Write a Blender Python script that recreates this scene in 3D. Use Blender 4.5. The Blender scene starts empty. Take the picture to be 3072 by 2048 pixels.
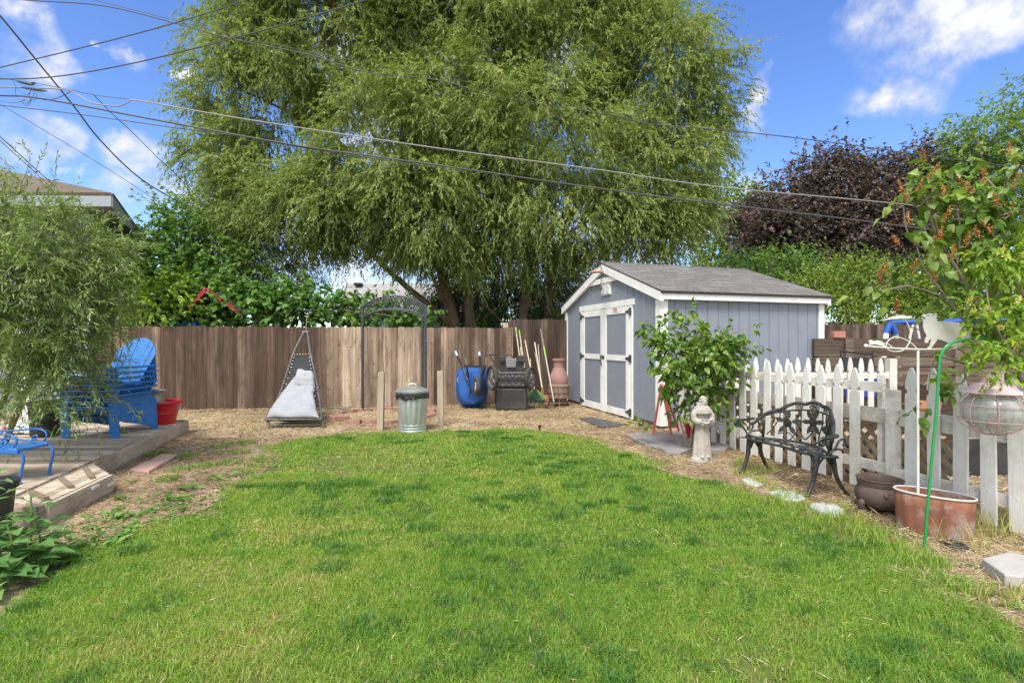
import bpy, math, random
import numpy as np
from mathutils import Vector, Matrix, noise as mnoise
random.seed(7); rng = np.random.default_rng(11)
R = math.radians
scene = bpy.context.scene
COL = scene.collection
F, CX, CY, H = 1536.0, 1536.0, 1025.0, 1.35

def g(x, y, z=0.0):                      # a point on the horizontal plane z
    d = (H - z) * F / (y - CY)
    return Vector(((x - CX) / F * d, d, z))
def w(x, y, d):                          # a point at depth d
    return Vector(((x - CX) / F * d, d, H - (y - CY) / F * d))
def rnd(a, b): return random.uniform(a, b)

# ------------------------------------------------------------------ mesh builder
class MB:
    def __init__(s): s.v = []; s.f = []; s.t = []; s.tone = .5
    def add(s, vs, fs):
        b = len(s.v); s.v += [tuple(p) for p in vs]; s.t += [s.tone] * len(vs)
        s.f += [tuple(i + b for i in q) for q in fs]
    def box(s, c, size, rot=None, taper=1.0):
        x, y, z = [k / 2 for k in size]; c = Vector(c); vs = []
        for (a, b, e) in ((-1,-1,-1),(1,-1,-1),(1,1,-1),(-1,1,-1),(-1,-1,1),(1,-1,1),(1,1,1),(-1,1,1)):
            k = taper if e > 0 else 1
            p = Vector((a*x*k, b*y*k, e*z))
            if rot is not None: p = rot @ p
            vs.append(c + p)
        s.add(vs, [(3,2,1,0),(4,5,6,7),(0,1,5,4),(1,2,6,5),(2,3,7,6),(3,0,4,7)])
    def bar(s, p, q, wd, th, up=(0,0,1)):
        p, q = Vector(p), Vector(q); d = (q - p); L = d.length
        if L < 1e-6: return
        d /= L; u = Vector(up)
        if abs(d.dot(u)) > .98: u = Vector((0,1,0))
        sx = d.cross(u).normalized(); sz = sx.cross(d)
        s.box((p + q) / 2, (wd, L, th), Matrix((sx, d, sz)).transposed())
    def tube(s, pts, r, n=8, caps=True, flat=1.0, closed=False):
        pts = [Vector(p) for p in pts]; m = len(pts)
        rs = r if isinstance(r, (list, tuple)) else [r] * m
        up = Vector((0,0,1)); vs = []; prev = None
        for i, p in enumerate(pts):
            if closed: t = pts[(i+1) % m] - pts[i-1]
            else: t = pts[min(i+1, m-1)] - pts[max(i-1, 0)]
            if t.length < 1e-9: t = Vector((0,0,1))
            t.normalize()
            if prev is None:
                a = t.cross(up)
                if a.length < .1: a = t.cross(Vector((0,1,0)))
            else: a = prev - t * prev.dot(t)
            if a.length < 1e-6: a = t.cross(Vector((.3,.5,.8)))
            a.normalize(); prev = a; b = t.cross(a)
            for k in range(n):
                an = 2*math.pi*k/n
                vs.append(p + (a*math.cos(an) + b*math.sin(an)*flat) * rs[i])
        fs = []
        for i in range(m if closed else m-1):
            j = (i+1) % m
            for k in range(n):
                fs.append((i*n+k, i*n+(k+1)%n, j*n+(k+1)%n, j*n+k))
        if caps and not closed:
            fs.append(tuple(range(n))[::-1]); fs.append(tuple((m-1)*n+k for k in range(n)))
        s.add(vs, fs)
    def lathe(s, prof, c=(0,0,0), n=24, sx=1, sy=1, mod=None, cap=True):
        c = Vector(c); vs = []
        for (r, z) in prof:
            for k in range(n):
                a = 2*math.pi*k/n; rr = r * (mod(a, z) if mod else 1)
                vs.append(c + Vector((rr*math.cos(a)*sx, rr*math.sin(a)*sy, z)))
        m = len(prof); fs = []
        for i in range(m-1):
            for k in range(n): fs.append((i*n+k, i*n+(k+1)%n, (i+1)*n+(k+1)%n, (i+1)*n+k))
        if cap:
            fs.append(tuple(range(n))[::-1]); fs.append(tuple((m-1)*n+k for k in range(n)))
        s.add(vs, fs)
    def prism(s, outline, o, ex, ey, th):     # outline 2d in the plane (ex, ey) at o, extruded +-th/2
        o, ex, ey = Vector(o), Vector(ex), Vector(ey); nz = ex.cross(ey).normalized() * th / 2
        n = len(outline)
        a = [o + ex*x + ey*y + nz for x, y in outline]; b = [o + ex*x + ey*y - nz for x, y in outline]
        s.add(a + b, [tuple(range(n)), tuple(range(2*n-1, n-1, -1))] + [(i, i+n, (i+1)%n+n, (i+1)%n) for i in range(n)])
    def grid(s, rows, th=None):               # rows of points -> sheet, with thickness along -normal
        m, n = len(rows), len(rows[0]); P = [Vector(p) for r in rows for p in r]
        q = [(i*n+j, i*n+j+1, (i+1)*n+j+1, (i+1)*n+j) for i in range(m-1) for j in range(n-1)]
        if not th: s.add(P, q); return
        N = []
        for i in range(m):
            for j in range(n):
                a = P[i*n+min(j+1,n-1)] - P[i*n+max(j-1,0)]; b = P[min(i+1,m-1)*n+j] - P[max(i-1,0)*n+j]
                N.append(a.cross(b).normalized())
        Q = [p - nn*th for p, nn in zip(P, N)]; k = m*n
        fs = q + [tuple(x + k for x in f[::-1]) for f in q]
        ring = [j for j in range(n)] + [i*n+n-1 for i in range(1, m)] + [(m-1)*n+j for j in range(n-2, -1, -1)] + [i*n for i in range(m-2, 0, -1)]
        for i in range(len(ring)):
            a, b = ring[i], ring[(i+1) % len(ring)]; fs.append((a, a+k, b+k, b))
        s.add(P + Q, fs)
    def ball(s, c, r, n=12, m=8, sc=(1,1,1)):
        prof = [(max(1e-4, math.sin(math.pi*i/m))*r, -math.cos(math.pi*i/m)*r*sc[2]) for i in range(m+1)]
        s.lathe(prof, c, n, sc[0], sc[1])

WL = {}
def link(o, parent=None):
    COL.objects.link(o)
    if parent is not None: o.parent = parent
    return o
def wloc(o):
    p = Vector((0,0,0))
    while o is not None: p = p + o.location; o = o.parent
    return p
def make_mesh(name, mb, mat, off=Vector((0,0,0)), smooth=False):
    me = bpy.data.meshes.new(name)
    me.from_pydata([(v[0]-off.x, v[1]-off.y, v[2]-off.z) for v in mb.v], [], mb.f)
    at = me.attributes.new('tone', 'FLOAT', 'POINT'); at.data.foreach_set('value', np.array(mb.t, dtype=np.float32))
    if smooth:
        me.polygons.foreach_set('use_smooth', np.ones(len(me.polygons), dtype=bool))
        if smooth != 'all': me.set_sharp_from_angle(angle=R(38))
    me.materials.append(mat); me.update()
    return me
def tag(o, label=None, cat=None, group=None, kind=None):
    if label: o['label'] = label
    if cat: o['category'] = cat
    if group: o['group'] = group
    if kind: o['kind'] = kind
    return o
def thing(name, label, cat, loc=(0,0,0), rz=0, group=None):
    o = bpy.data.objects.new(name, None); o.empty_display_size = .1
    o.location = loc; o.rotation_euler = (0,0,rz); link(o)
    return tag(o, label, cat, group)
def part(name, mb, mat, parent, world=True, smooth=False, label=None, bev=0):
    off = wloc(parent) if world else Vector((0,0,0))
    o = bpy.data.objects.new(name, make_mesh(name, mb, mat, off, smooth)); link(o, parent)
    if label: o['label'] = label
    if bev: bevel(o, bev)
    return o
def solo(name, mb, mat, label, cat, group=None, loc=(0,0,0), smooth=False, kind=None, bev=0):
    o = bpy.data.objects.new(name, make_mesh(name, mb, mat, Vector(loc), smooth)); o.location = loc; link(o)
    if bev: bevel(o, bev)
    return tag(o, label, cat, group, kind)
def bevel(o, b, seg=2):
    m = o.modifiers.new('bevel', 'BEVEL'); m.width = b; m.segments = seg; m.limit_method = 'ANGLE'; m.angle_limit = R(40)
def copy_tree(o, parent=None):
    c = o.copy(); COL.objects.link(c); c.parent = parent
    for ch in list(o.children): copy_tree(ch, c)
    return c
def np_mesh(name, V, faces, tone, mat, off=Vector((0,0,0)), smooth=False):
    me = bpy.data.meshes.new(name); V = np.asarray(V, dtype=np.float32) - np.array(off, dtype=np.float32)
    me.vertices.add(len(V)); me.vertices.foreach_set('co', V.ravel())
    nl = sum(f.size for f in faces); npoly = sum(len(f) for f in faces)
    me.loops.add(nl); me.loops.foreach_set('vertex_index', np.concatenate([f.ravel() for f in faces]).astype(np.int32))
    tot = np.concatenate([np.full(len(f), f.shape[1], dtype=np.int32) for f in faces])
    st = np.concatenate([[0], np.cumsum(tot)[:-1]]).astype(np.int32)
    me.polygons.add(npoly); me.polygons.foreach_set('loop_start', st)
    try: me.polygons.foreach_set('loop_total', tot)
    except Exception: pass
    me.update(calc_edges=True)
    at = me.attributes.new('tone', 'FLOAT', 'POINT'); at.data.foreach_set('value', np.asarray(tone, dtype=np.float32))
    if smooth: me.polygons.foreach_set('use_smooth', np.ones(npoly, dtype=bool))
    me.materials.append(mat); me.update()
    return me
def np_obj(name, V, faces, tone, mat, parent=None, loc=(0,0,0), smooth=False):
    off = wloc(parent) if parent is not None else Vector(loc)
    o = bpy.data.objects.new(name, np_mesh(name, V, faces, tone, mat, off, smooth))
    if parent is None: o.location = loc
    return link(o, parent)
def bez(pts, n=8):                        # Catmull-Rom through points
    P = [Vector(p) for p in pts]; P = [2*P[0]-P[1]] + P + [2*P[-1]-P[-2]]; out = []
    for i in range(1, len(P)-2):
        for k in range(n):
            t = k/n; a, b, c, d = P[i-1], P[i], P[i+1], P[i+2]
            out.append(.5*((2*b) + (c-a)*t + (2*a-5*b+4*c-d)*t*t + (3*b-a-3*c+d)*t**3))
    return out + [P[-2]]
def norm(a): return a / np.maximum(np.linalg.norm(a, axis=-1, keepdims=True), 1e-9)

# ------------------------------------------------------------------ materials
def nmat(name):
    m = bpy.data.materials.new(name); m.use_nodes = True; nt = m.node_tree; nt.nodes.clear()
    N = lambda t, **k: _n(nt, t, k)
    return m, nt, N
def _n(nt, t, k):
    n = nt.nodes.new(t)
    for a, b in k.items(): setattr(n, a, b)
    return n
def setv(n, **k):
    for a, b in k.items(): n.inputs[a.replace('_', ' ')].default_value = b
def c4(c): return (c[0], c[1], c[2], 1)
def ramp(nt, N, fac, stops):
    r = N('ShaderNodeValToRGB'); e = r.color_ramp.elements
    while len(e) > 1: e.remove(e[-1])
    e[0].position = stops[0][0]; e[0].color = c4(stops[0][1])
    for p, c in stops[1:]:
        x = e.new(p); x.color = c4(c)
    if fac is not None: nt.links.new(fac, r.inputs[0])
    return r
def M(name, c1, c2=None, scale=6., rough=.6, metal=0., bump=.15, bscale=None, stretch=(1,1,1), tone=0., spec=.4,
      dirt=None, dscale=2., damt=.5, coat=0., contrast=.25, bdist=.01):
    """noise-mottled surface: c1..c2 by stretched noise (+ per-piece tone), optional dirt colour in patches, bump"""
    m, nt, N = nmat(name); L = nt.links.new
    c2 = c2 or tuple(k*.75 for k in c1)
    out = N('ShaderNodeOutputMaterial'); bs = N('ShaderNodeBsdfPrincipled'); L(bs.outputs[0], out.inputs[0])
    tc = N('ShaderNodeTexCoord'); mp = N('ShaderNodeMapping'); setv(mp, Scale=stretch); L(tc.outputs['Object'], mp.inputs[0])
    no = N('ShaderNodeTexNoise'); setv(no, Scale=scale, Detail=7., Roughness=.62); L(mp.outputs[0], no.inputs['Vector'])
    fac = no.outputs['Fac']
    if tone:
        at = N('ShaderNodeAttribute', attribute_name='tone')
        ma = N('ShaderNodeMath', operation='MULTIPLY_ADD'); L(at.outputs['Fac'], ma.inputs[0]); ma.inputs[1].default_value = tone; ma.inputs[2].default_value = -tone*.5
        ad = N('ShaderNodeMath', operation='ADD'); L(fac, ad.inputs[0]); L(ma.outputs[0], ad.inputs[1]); fac = ad.outputs[0]
    r = ramp(nt, N, fac, [(.5-contrast, c1), (.5+contrast, c2)]); col = r.outputs[0]
    if dirt:
        n2 = N('ShaderNodeTexNoise'); setv(n2, Scale=dscale, Detail=8., Roughness=.7); L(tc.outputs['Object'], n2.inputs['Vector'])
        r2 = ramp(nt, N, n2.outputs['Fac'], [(.48, (0,0,0)), (.68, (damt,)*3)])
        mx = N('ShaderNodeMix', data_type='RGBA'); L(r2.outputs[0], mx.inputs[0]); L(col, mx.inputs[6]); mx.inputs[7].default_value = c4(dirt); col = mx.outputs[2]
    L(col, bs.inputs['Base Color'])
    setv(bs, Roughness=rough, Metallic=metal); bs.inputs['Specular IOR Level'].default_value = spec
    if coat: bs.inputs['Coat Weight'].default_value = coat
    if bump:
        n3 = N('ShaderNodeTexNoise'); setv(n3, Scale=bscale or scale*4, Detail=6., Roughness=.6); L(mp.outputs[0], n3.inputs['Vector'])
        b = N('ShaderNodeBump'); setv(b, Strength=bump, Distance=bdist); L(n3.outputs['Fac'], b.inputs['Height']); L(b.outputs[0], bs.inputs['Normal'])
    return m
def leafmat(name, stops, trans=.35, rough=.5, spec=.3, tcol=1.3):
    m, nt, N = nmat(name); L = nt.links.new
    out = N('ShaderNodeOutputMaterial'); bs = N('ShaderNodeBsdfPrincipled'); tr = N('ShaderNodeBsdfTranslucent'); mx = N('ShaderNodeMixShader')
    at = N('ShaderNodeAttribute', attribute_name='tone'); r = ramp(nt, N, at.outputs['Fac'], stops)
    L(r.outputs[0], bs.inputs['Base Color']); setv(bs, Roughness=rough); bs.inputs['Specular IOR Level'].default_value = spec
    k = N('ShaderNodeMix', data_type='RGBA', blend_type='MULTIPLY'); k.inputs[0].default_value = 1; L(r.outputs[0], k.inputs[6]); k.inputs[7].default_value = (tcol, tcol*1.05, tcol*.5, 1)
    L(k.outputs[2], tr.inputs[0]); mx.inputs[0].default_value = trans
    L(bs.outputs[0], mx.inputs[1]); L(tr.outputs[0], mx.inputs[2]); L(mx.outputs[0], out.inputs[0])
    return m

def wood(name, stops, streak, along, rough=.9, lo=.55, hi=1.45, stain=(.05,.032,.022), stamt=.7, sscale=1.7, bump=.6):
    """weathered board: colour by per-board tone, fine streaks along the grain, stains with ragged outlines"""
    m, nt, N = nmat(name); L = nt.links.new
    out = N('ShaderNodeOutputMaterial'); bs = N('ShaderNodeBsdfPrincipled'); L(bs.outputs[0], out.inputs[0]); setv(bs, Roughness=rough); bs.inputs['Specular IOR Level'].default_value = .12
    tc = N('ShaderNodeTexCoord'); at = N('ShaderNodeAttribute', attribute_name='tone')
    def nz(sc, st, det=6., ro=.6):
        mp = N('ShaderNodeMapping'); setv(mp, Scale=st); L(tc.outputs['Object'], mp.inputs[0]); n = N('ShaderNodeTexNoise', noise_dimensions='4D'); setv(n, Scale=sc, Detail=det, Roughness=ro); L(mp.outputs[0], n.inputs['Vector'])
        w_ = N('ShaderNodeMath', operation='MULTIPLY'); L(at.outputs['Fac'], w_.inputs[0]); w_.inputs[1].default_value = 37.; L(w_.outputs[0], n.inputs['W']); return n.outputs['Fac']
    ax = {'z': (1,1,.03), 'x': (.03,1,1), 'd': (.35,.05,1)}[along]
    big = nz(2.0, {'z': (2,2,.7), 'x': (.7,2,2), 'd': (1,.6,2)}[along]); fine = nz(streak, ax, 5., .7)
    a1 = N('ShaderNodeMath', operation='MULTIPLY_ADD'); L(big, a1.inputs[0]); a1.inputs[1].default_value = .9; a1.inputs[2].default_value = -.45
    a2 = N('ShaderNodeMath', operation='ADD'); L(a1.outputs[0], a2.inputs[0]); L(at.outputs['Fac'], a2.inputs[1])
    r = ramp(nt, N, a2.outputs[0], stops)
    mr = N('ShaderNodeMapRange'); L(fine, mr.inputs[0]); mr.inputs[1].default_value = .3; mr.inputs[2].default_value = .7; mr.inputs[3].default_value = lo; mr.inputs[4].default_value = hi
    mm = N('ShaderNodeVectorMath', operation='SCALE'); L(r.outputs[0], mm.inputs[0]); L(mr.outputs[0], mm.inputs['Scale'])
    st = nz(sscale, {'z': (2.2,2.2,.8), 'x': (.8,2.2,2.2), 'd': (1,1,2)}[along], 8., .7); r2 = ramp(nt, N, st, [(.52,(0,0,0)),(.66,(stamt,)*3)])
    mx = N('ShaderNodeMix', data_type='RGBA'); L(r2.outputs[0], mx.inputs[0]); L(mm.outputs[0], mx.inputs[6]); mx.inputs[7].default_value = c4(stain); L(mx.outputs[2], bs.inputs['Base Color'])
    b = N('ShaderNodeBump'); setv(b, Strength=bump, Distance=.006); L(fine, b.inputs['Height']); L(b.outputs[0], bs.inputs['Normal'])
    return m

# ------------------------------------------------------------------ leaves
def leaves(P, D, Nn, Ln, Wd, kind='slim', curl=.15):
    """returns verts, faces for N leaves; D direction, Nn rough normal"""
    n = len(P); D = norm(D); S = norm(np.cross(D, Nn)); U = norm(np.cross(S, D))
    Ln = np.broadcast_to(np.asarray(Ln, float).reshape(-1,1), (n,1)); Wd = np.broadcast_to(np.asarray(Wd, float).reshape(-1,1), (n,1))
    i = np.arange(n).reshape(-1,1)
    if kind == 'slim':
        a = P; b = P + D*Ln*.45 + S*Wd*.5 - U*Ln*curl*.2; c = P + D*Ln - U*Ln*curl; d = P + D*Ln*.45 - S*Wd*.5 - U*Ln*curl*.2
        V = np.stack([a,b,c,d], 1).reshape(-1,3)
        return V, [np.concatenate([i*4, i*4+1, i*4+2, i*4+3], 1)]
    # broad: base, r1, r2, tip, l2, l1, m1, m2 folded along the midrib
    f = .16
    a = P; m1 = P + D*Ln*.35 - U*Ln*curl*.1; m2 = P + D*Ln*.7 - U*Ln*curl*.45; tip = P + D*Ln - U*Ln*curl
    r1 = P + D*Ln*.25 + S*Wd*.5 + U*Wd*f; l1 = P + D*Ln*.25 - S*Wd*.5 + U*Wd*f
    r2 = P + D*Ln*.62 + S*Wd*.36 + U*Wd*f*.6 - U*Ln*curl*.35; l2 = P + D*Ln*.62 - S*Wd*.36 + U*Wd*f*.6 - U*Ln*curl*.35
    V = np.stack([a, r1, r2, tip, l2, l1, m1, m2], 1).reshape(-1,3); k = i*8
    T = np.concatenate([np.concatenate([k, k+1, k+6], 1), np.concatenate([k, k+6, k+5], 1), np.concatenate([k+7, k+2, k+3], 1), np.concatenate([k+7, k+3, k+4], 1)], 0)
    Q = np.concatenate([np.concatenate([k+6, k+1, k+2, k+7], 1), np.concatenate([k+6, k+7, k+4, k+5], 1)], 0)
    return V, [T, Q]
def rsph(n):
    return norm(rng.normal(size=(n,3)))
def merge(parts):
    V = []; Fq = {}; T = []; b = 0
    for v, fs, t in parts:
        V.append(v); T.append(t)
        for f in fs: Fq.setdefault(f.shape[1], []).append(f + b)
        b += len(v)
    return np.concatenate(V), [np.concatenate(x) for x in Fq.values()], np.concatenate(T)
def sprays(lobes, ncl, ntw, nlf, tlen, droop, Ln, Wd, kind='slim', shell=.5, voids=(), tvar=.25, outward=.8, leafdroop=.3, up=0., hang=.5, clr=.18, curl=.15, nsub=0, rsub=.4):
    """clusters of twigs in ellipsoid lobes; leaves along each twig"""
    C = np.array([l[0] for l in lobes]); Rr = np.array([l[1] for l in lobes]); wt = np.array([(r[0]*r[1]*r[2])**(.67) * (l[2] if len(l) > 2 else 1) for r, l in zip(Rr, lobes)]); wt /= wt.sum()
    k = rng.choice(len(lobes), ncl, p=wt); d = rsph(ncl); rad = shell + (1-shell)*np.sqrt(rng.random(ncl)); O = C[k] + d*Rr[k]*rad[:,None]
    if nsub:                              # puffs: clusters gathered round sub-centres
        ks = rng.choice(len(lobes), nsub, p=wt); ds = rsph(nsub); rs = shell + (1-shell)*np.sqrt(rng.random(nsub)); OS = C[ks] + ds*Rr[ks]*rs[:,None]
        j = rng.integers(0, nsub, ncl); e = rsph(ncl); sz = rsub*(.6+.8*rng.random(nsub))
        mix = rng.random(ncl) < .72; d0 = d
        O2_ = OS[j] + e*(sz[j]*np.sqrt(rng.random(ncl)))[:,None]*np.array([1.15,1.15,.8]); O = np.where(mix[:,None], O2_, O); d = np.where(mix[:,None], norm(ds[j]*.6 + e*.8), d0)
    keep = np.ones(ncl, bool)
    for vc, vr in voids: keep &= (np.linalg.norm((O - np.array(vc)) / np.array(vr), axis=1) > 1)
    O = O[keep]; d = d[keep]; n = len(O)
    ctone = rng.normal(0, tvar*.6, n)
    out = norm(d*np.array([1,1,.6]))
    O2 = np.repeat(O, ntw, 0) + rng.normal(0, clr, (n*ntw,3)); out2 = np.repeat(out, ntw, 0); ct = np.repeat(ctone, ntw)
    tl = tlen*(.5 + rng.random(n*ntw))
    td = norm(out2*outward + rsph(n*ntw)*.75 + np.array([0,0,up-droop*.5]))
    s = (np.arange(nlf)+rng.random(nlf)*.6)/nlf
    P = O2[:,None,:] + td[:,None,:]*(tl[:,None]*s)[:,:,None]; P[:,:,2] -= hang*tl[:,None]*s**2
    Tg = np.repeat(td[:,None,:], nlf, 1); Tg[:,:,2] -= 2*hang*s; Tg = norm(Tg).reshape(-1,3); P = P.reshape(-1,3)
    m = len(P); side = rsph(m)
    D = norm(Tg*.9 + side*.7 + np.array([0,0,-leafdroop]))
    Nn = norm(rsph(m)*.7 + np.array([0,-.15,1.]))
    L = Ln*(.65+.6*rng.random(m)); W = Wd*(.75+.5*rng.random(m))
    V, Fs = leaves(P, D, Nn, L, W, kind, curl)
    t = np.clip(.5 + np.repeat(ct, nlf) + rng.normal(0, tvar*.7, m), 0, 1)
    return V, Fs, np.repeat(t, 4 if kind == 'slim' else 8), O
def pip(px, py, poly):
    inside = np.zeros(len(px), bool); n = len(poly); j = n-1
    for i in range(n):
        xi, yi = poly[i]; xj, yj = poly[j]
        c = ((yi > py) != (yj > py)) & (px < (xj-xi)*(py-yi)/(yj-yi+1e-12)+xi); inside ^= c; j = i
    return inside
class VN:                                 # value noise
    def __init__(s, seed, n=64): s.g = np.random.default_rng(seed).random((n,n)); s.n = n
    def __call__(s, x, y):
        xi = np.floor(x).astype(int); yi = np.floor(y).astype(int); fx = x-xi; fy = y-yi
        fx = fx*fx*(3-2*fx); fy = fy*fy*(3-2*fy); n = s.n; G = lambda a, b: s.g[a % n, b % n]
        return (G(xi,yi)*(1-fx)+G(xi+1,yi)*fx)*(1-fy) + (G(xi,yi+1)*(1-fx)+G(xi+1,yi+1)*fx)*fy
# ------------------------------------------------------------------ camera, sky, sun
cam = bpy.data.cameras.new('camera'); co = bpy.data.objects.new('camera', cam); COL.objects.link(co); scene.camera = co
cam.sensor_width = 36; cam.lens = 18.0; cam.clip_end = 3000; cam.clip_start = .05
cam.shift_y = (CY - 1024) / 3072
co.location = (0, 0, H); co.rotation_euler = (R(90), 0, 0)
scene.view_settings.view_transform = 'Standard'; scene.view_settings.look = 'None'
scene.view_settings.gamma = 1.0; scene.view_settings.exposure = EXPO = 1.15
SUN_D = Vector((-.2, -.62, 1.0)).normalized()            # towards the sun
su = bpy.data.lights.new('sun', 'SUN'); so = bpy.data.objects.new('sun', su); COL.objects.link(so)
su.energy = 2.5; su.angle = R(22); su.color = (1.0, .955, .88)
so.rotation_euler = SUN_D.to_track_quat('Z', 'Y').to_euler(); so.location = (0, -5, 20)

def build_world():
    wd = bpy.data.worlds.new('World'); scene.world = wd; wd.use_nodes = True; nt = wd.node_tree; nt.nodes.clear(); L = nt.links.new
    N = lambda t, **k: _n(nt, t, k)
    out = N('ShaderNodeOutputWorld'); bg = N('ShaderNodeBackground'); bg.inputs[1].default_value = .15; L(bg.outputs[0], out.inputs[0])
    sky = N('ShaderNodeTexSky', sky_type='NISHITA'); sky.sun_disc = False
    sky.sun_elevation = math.asin(SUN_D.z); sky.sun_rotation = math.atan2(SUN_D.x, SUN_D.y); sky.altitude = 800; sky.air_density = 1.0; sky.dust_density = .6; sky.ozone_density = 2.2
    tc = N('ShaderNodeTexCoord')
    no = N('ShaderNodeTexNoise'); setv(no, Scale=7., Detail=8., Roughness=.58); L(tc.outputs['Generated'], no.inputs['Vector'])
    s1 = N('ShaderNodeVectorMath', operation='SUBTRACT'); L(no.outputs['Color'], s1.inputs[0]); s1.inputs[1].default_value = (.5,.5,.5)
    s2 = N('ShaderNodeVectorMath', operation='MULTIPLY_ADD'); L(s1.outputs[0], s2.inputs[0]); s2.inputs[1].default_value = (.2,.2,.17); L(tc.outputs['Generated'], s2.inputs[2])
    spots = [(100,120,80,75),(110,175,110,55),(15,20,70,45),(90,425,60,65),(175,410,75,55),(235,505,38,25),(415,470,85,65),(400,440,60,55),(470,590,130,50),(560,610,120,60),
             (2880,60,240,90),(2720,40,130,70),(2830,150,120,60),(2700,275,110,55),(2650,320,80,45),(2790,290,60,30),(2255,240,42,60),(2250,330,55,55),
             (2190,560,110,60),(2090,640,120,60),(390,140,60,22),(270,105,25,18),(510,195,40,14),
             (1050,220,170,110),(1250,460,260,150),(1500,160,260,180),(1750,100,140,90),(1420,700,420,130),(900,600,220,110),(1150,820,300,90),(1900,700,260,90)]
    cur = None
    for (x, y, rx, ry) in spots:
        d = Vector(((x-CX)/F, 1, -(y-CY)/F)); k = 1/d.length; d.normalize()
        a = N('ShaderNodeVectorMath', operation='SUBTRACT'); L(s2.outputs[0], a.inputs[0]); a.inputs[1].default_value = d
        b = N('ShaderNodeVectorMath', operation='MULTIPLY'); L(a.outputs[0], b.inputs[0]); b.inputs[1].default_value = (F/(rx*k), F/(rx*k), F/(ry*k))
        c = N('ShaderNodeVectorMath', operation='LENGTH'); L(b.outputs[0], c.inputs[0])
        e = N('ShaderNodeMapRange', interpolation_type='SMOOTHSTEP'); L(c.outputs['Value'], e.inputs[0]); e.inputs[1].default_value = 1.35; e.inputs[2].default_value = .35; e.inputs[3].default_value = 0; e.inputs[4].default_value = 1
        if cur is None: cur = e.outputs[0]
        else:
            m = N('ShaderNodeMath', operation='MAXIMUM'); L(cur, m.inputs[0]); L(e.outputs[0], m.inputs[1]); cur = m.outputs[0]
    n2 = N('ShaderNodeTexNoise'); setv(n2, Scale=13., Detail=9., Roughness=.62); L(tc.outputs['Generated'], n2.inputs['Vector'])
    r2 = N('ShaderNodeMapRange'); L(n2.outputs['Fac'], r2.inputs[0]); r2.inputs[1].default_value = .32; r2.inputs[2].default_value = .58
    mm = N('ShaderNodeMath', operation='MULTIPLY'); L(cur, mm.inputs[0]); L(r2.outputs[0], mm.inputs[1])
    # bright broken cloud added in the unseen sky behind the viewer as soft fill
    n3 = N('ShaderNodeTexNoise'); setv(n3, Scale=2.6, Detail=8., Roughness=.6); L(tc.outputs['Generated'], n3.inputs['Vector'])
    r3 = N('ShaderNodeMapRange'); L(n3.outputs['Fac'], r3.inputs[0]); r3.inputs[1].default_value = .40; r3.inputs[2].default_value = .6
    sp = N('ShaderNodeSeparateXYZ'); L(tc.outputs['Generated'], sp.inputs[0])
    r4 = N('ShaderNodeMapRange'); L(sp.outputs['Y'], r4.inputs[0]); r4.inputs[1].default_value = .45; r4.inputs[2].default_value = .1
    bright = N('ShaderNodeMix', data_type='RGBA'); L(r4.outputs[0], bright.inputs[0]); bright.inputs[7].default_value = (5.2,5.1,4.9,1)
    m4 = N('ShaderNodeMath', operation='MULTIPLY'); L(r3.outputs[0], m4.inputs[0]); L(r4.outputs[0], m4.inputs[1])
    mx = N('ShaderNodeMath', operation='MAXIMUM'); L(mm.outputs[0], mx.inputs[0]); L(m4.outputs[0], mx.inputs[1])
    # thin high veil everywhere
    mixc = N('ShaderNodeMix', data_type='RGBA'); L(mx.outputs[0], mixc.inputs[0])
    # the sky's own colour: a touch more saturated blue
    hs = N('ShaderNodeHueSaturation'); L(sky.outputs[0], hs.inputs['Color']); setv(hs, Hue=.512, Saturation=1.2, Value=.82)
    L(hs.outputs[0], mixc.inputs[6])
    r5 = ramp(nt, N, n2.outputs['Fac'], [(.3, (2.3,2.4,2.7)), (.62, (3.05,3.07,3.15))])
    L(r5.outputs[0], bright.inputs[6]); L(bright.outputs[2], mixc.inputs[7]); L(mixc.outputs[2], bg.inputs[0])
build_world()

# ------------------------------------------------------------------ ground, lawn
LAWN_PX = [(-260,1990),(40,1840),(190,1690),(330,1610),(480,1560),(610,1530),(700,1475),(790,1420),(820,1370),(800,1338),(900,1318),(1060,1305),(1250,1296),(1500,1288),(1640,1292),(1760,1310),(1830,1345),(1960,1402),(2090,1440),(2230,1462),(2330,1500),(2430,1545),(2560,1600),(2680,1680),(2790,1760),(2900,1820),(3072,1885),(3300,2010),(3300,2500),(-300,2500)]
LAWN = [tuple(g(x, y).xy) for x, y in LAWN_PX]
m_ground = M('straw soil', (.20,.14,.09), (.49,.38,.25), scale=5., bump=.8, bscale=60, rough=.95, spec=.1, dirt=(.085,.056,.036), dscale=1.1, damt=.75, contrast=.2)
mb = MB()
n = 60; xs = [-150,-60,-30] + [-16 + i*.5 for i in range(65)] + [20,40,80,150]; ys = [-20,-5] + [i*.5 for i in range(40)] + [22,30,45,80,150,400,900]
mb.grid([[(x, y, .0) for x in xs] for y in ys])
gr = solo('ground', mb, m_ground, None, None, kind='structure')
m_lawnsoil = M('lawn thatch', (.05,.075,.018), (.19,.19,.06), scale=9., bump=.8, bscale=90, rough=.95, spec=.1, contrast=.22)
mb = MB(); mb.add([(x, y, .004) for x, y in LAWN], [tuple(range(len(LAWN)))])
solo('lawn', mb, m_lawnsoil, None, None, kind='structure')

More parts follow.
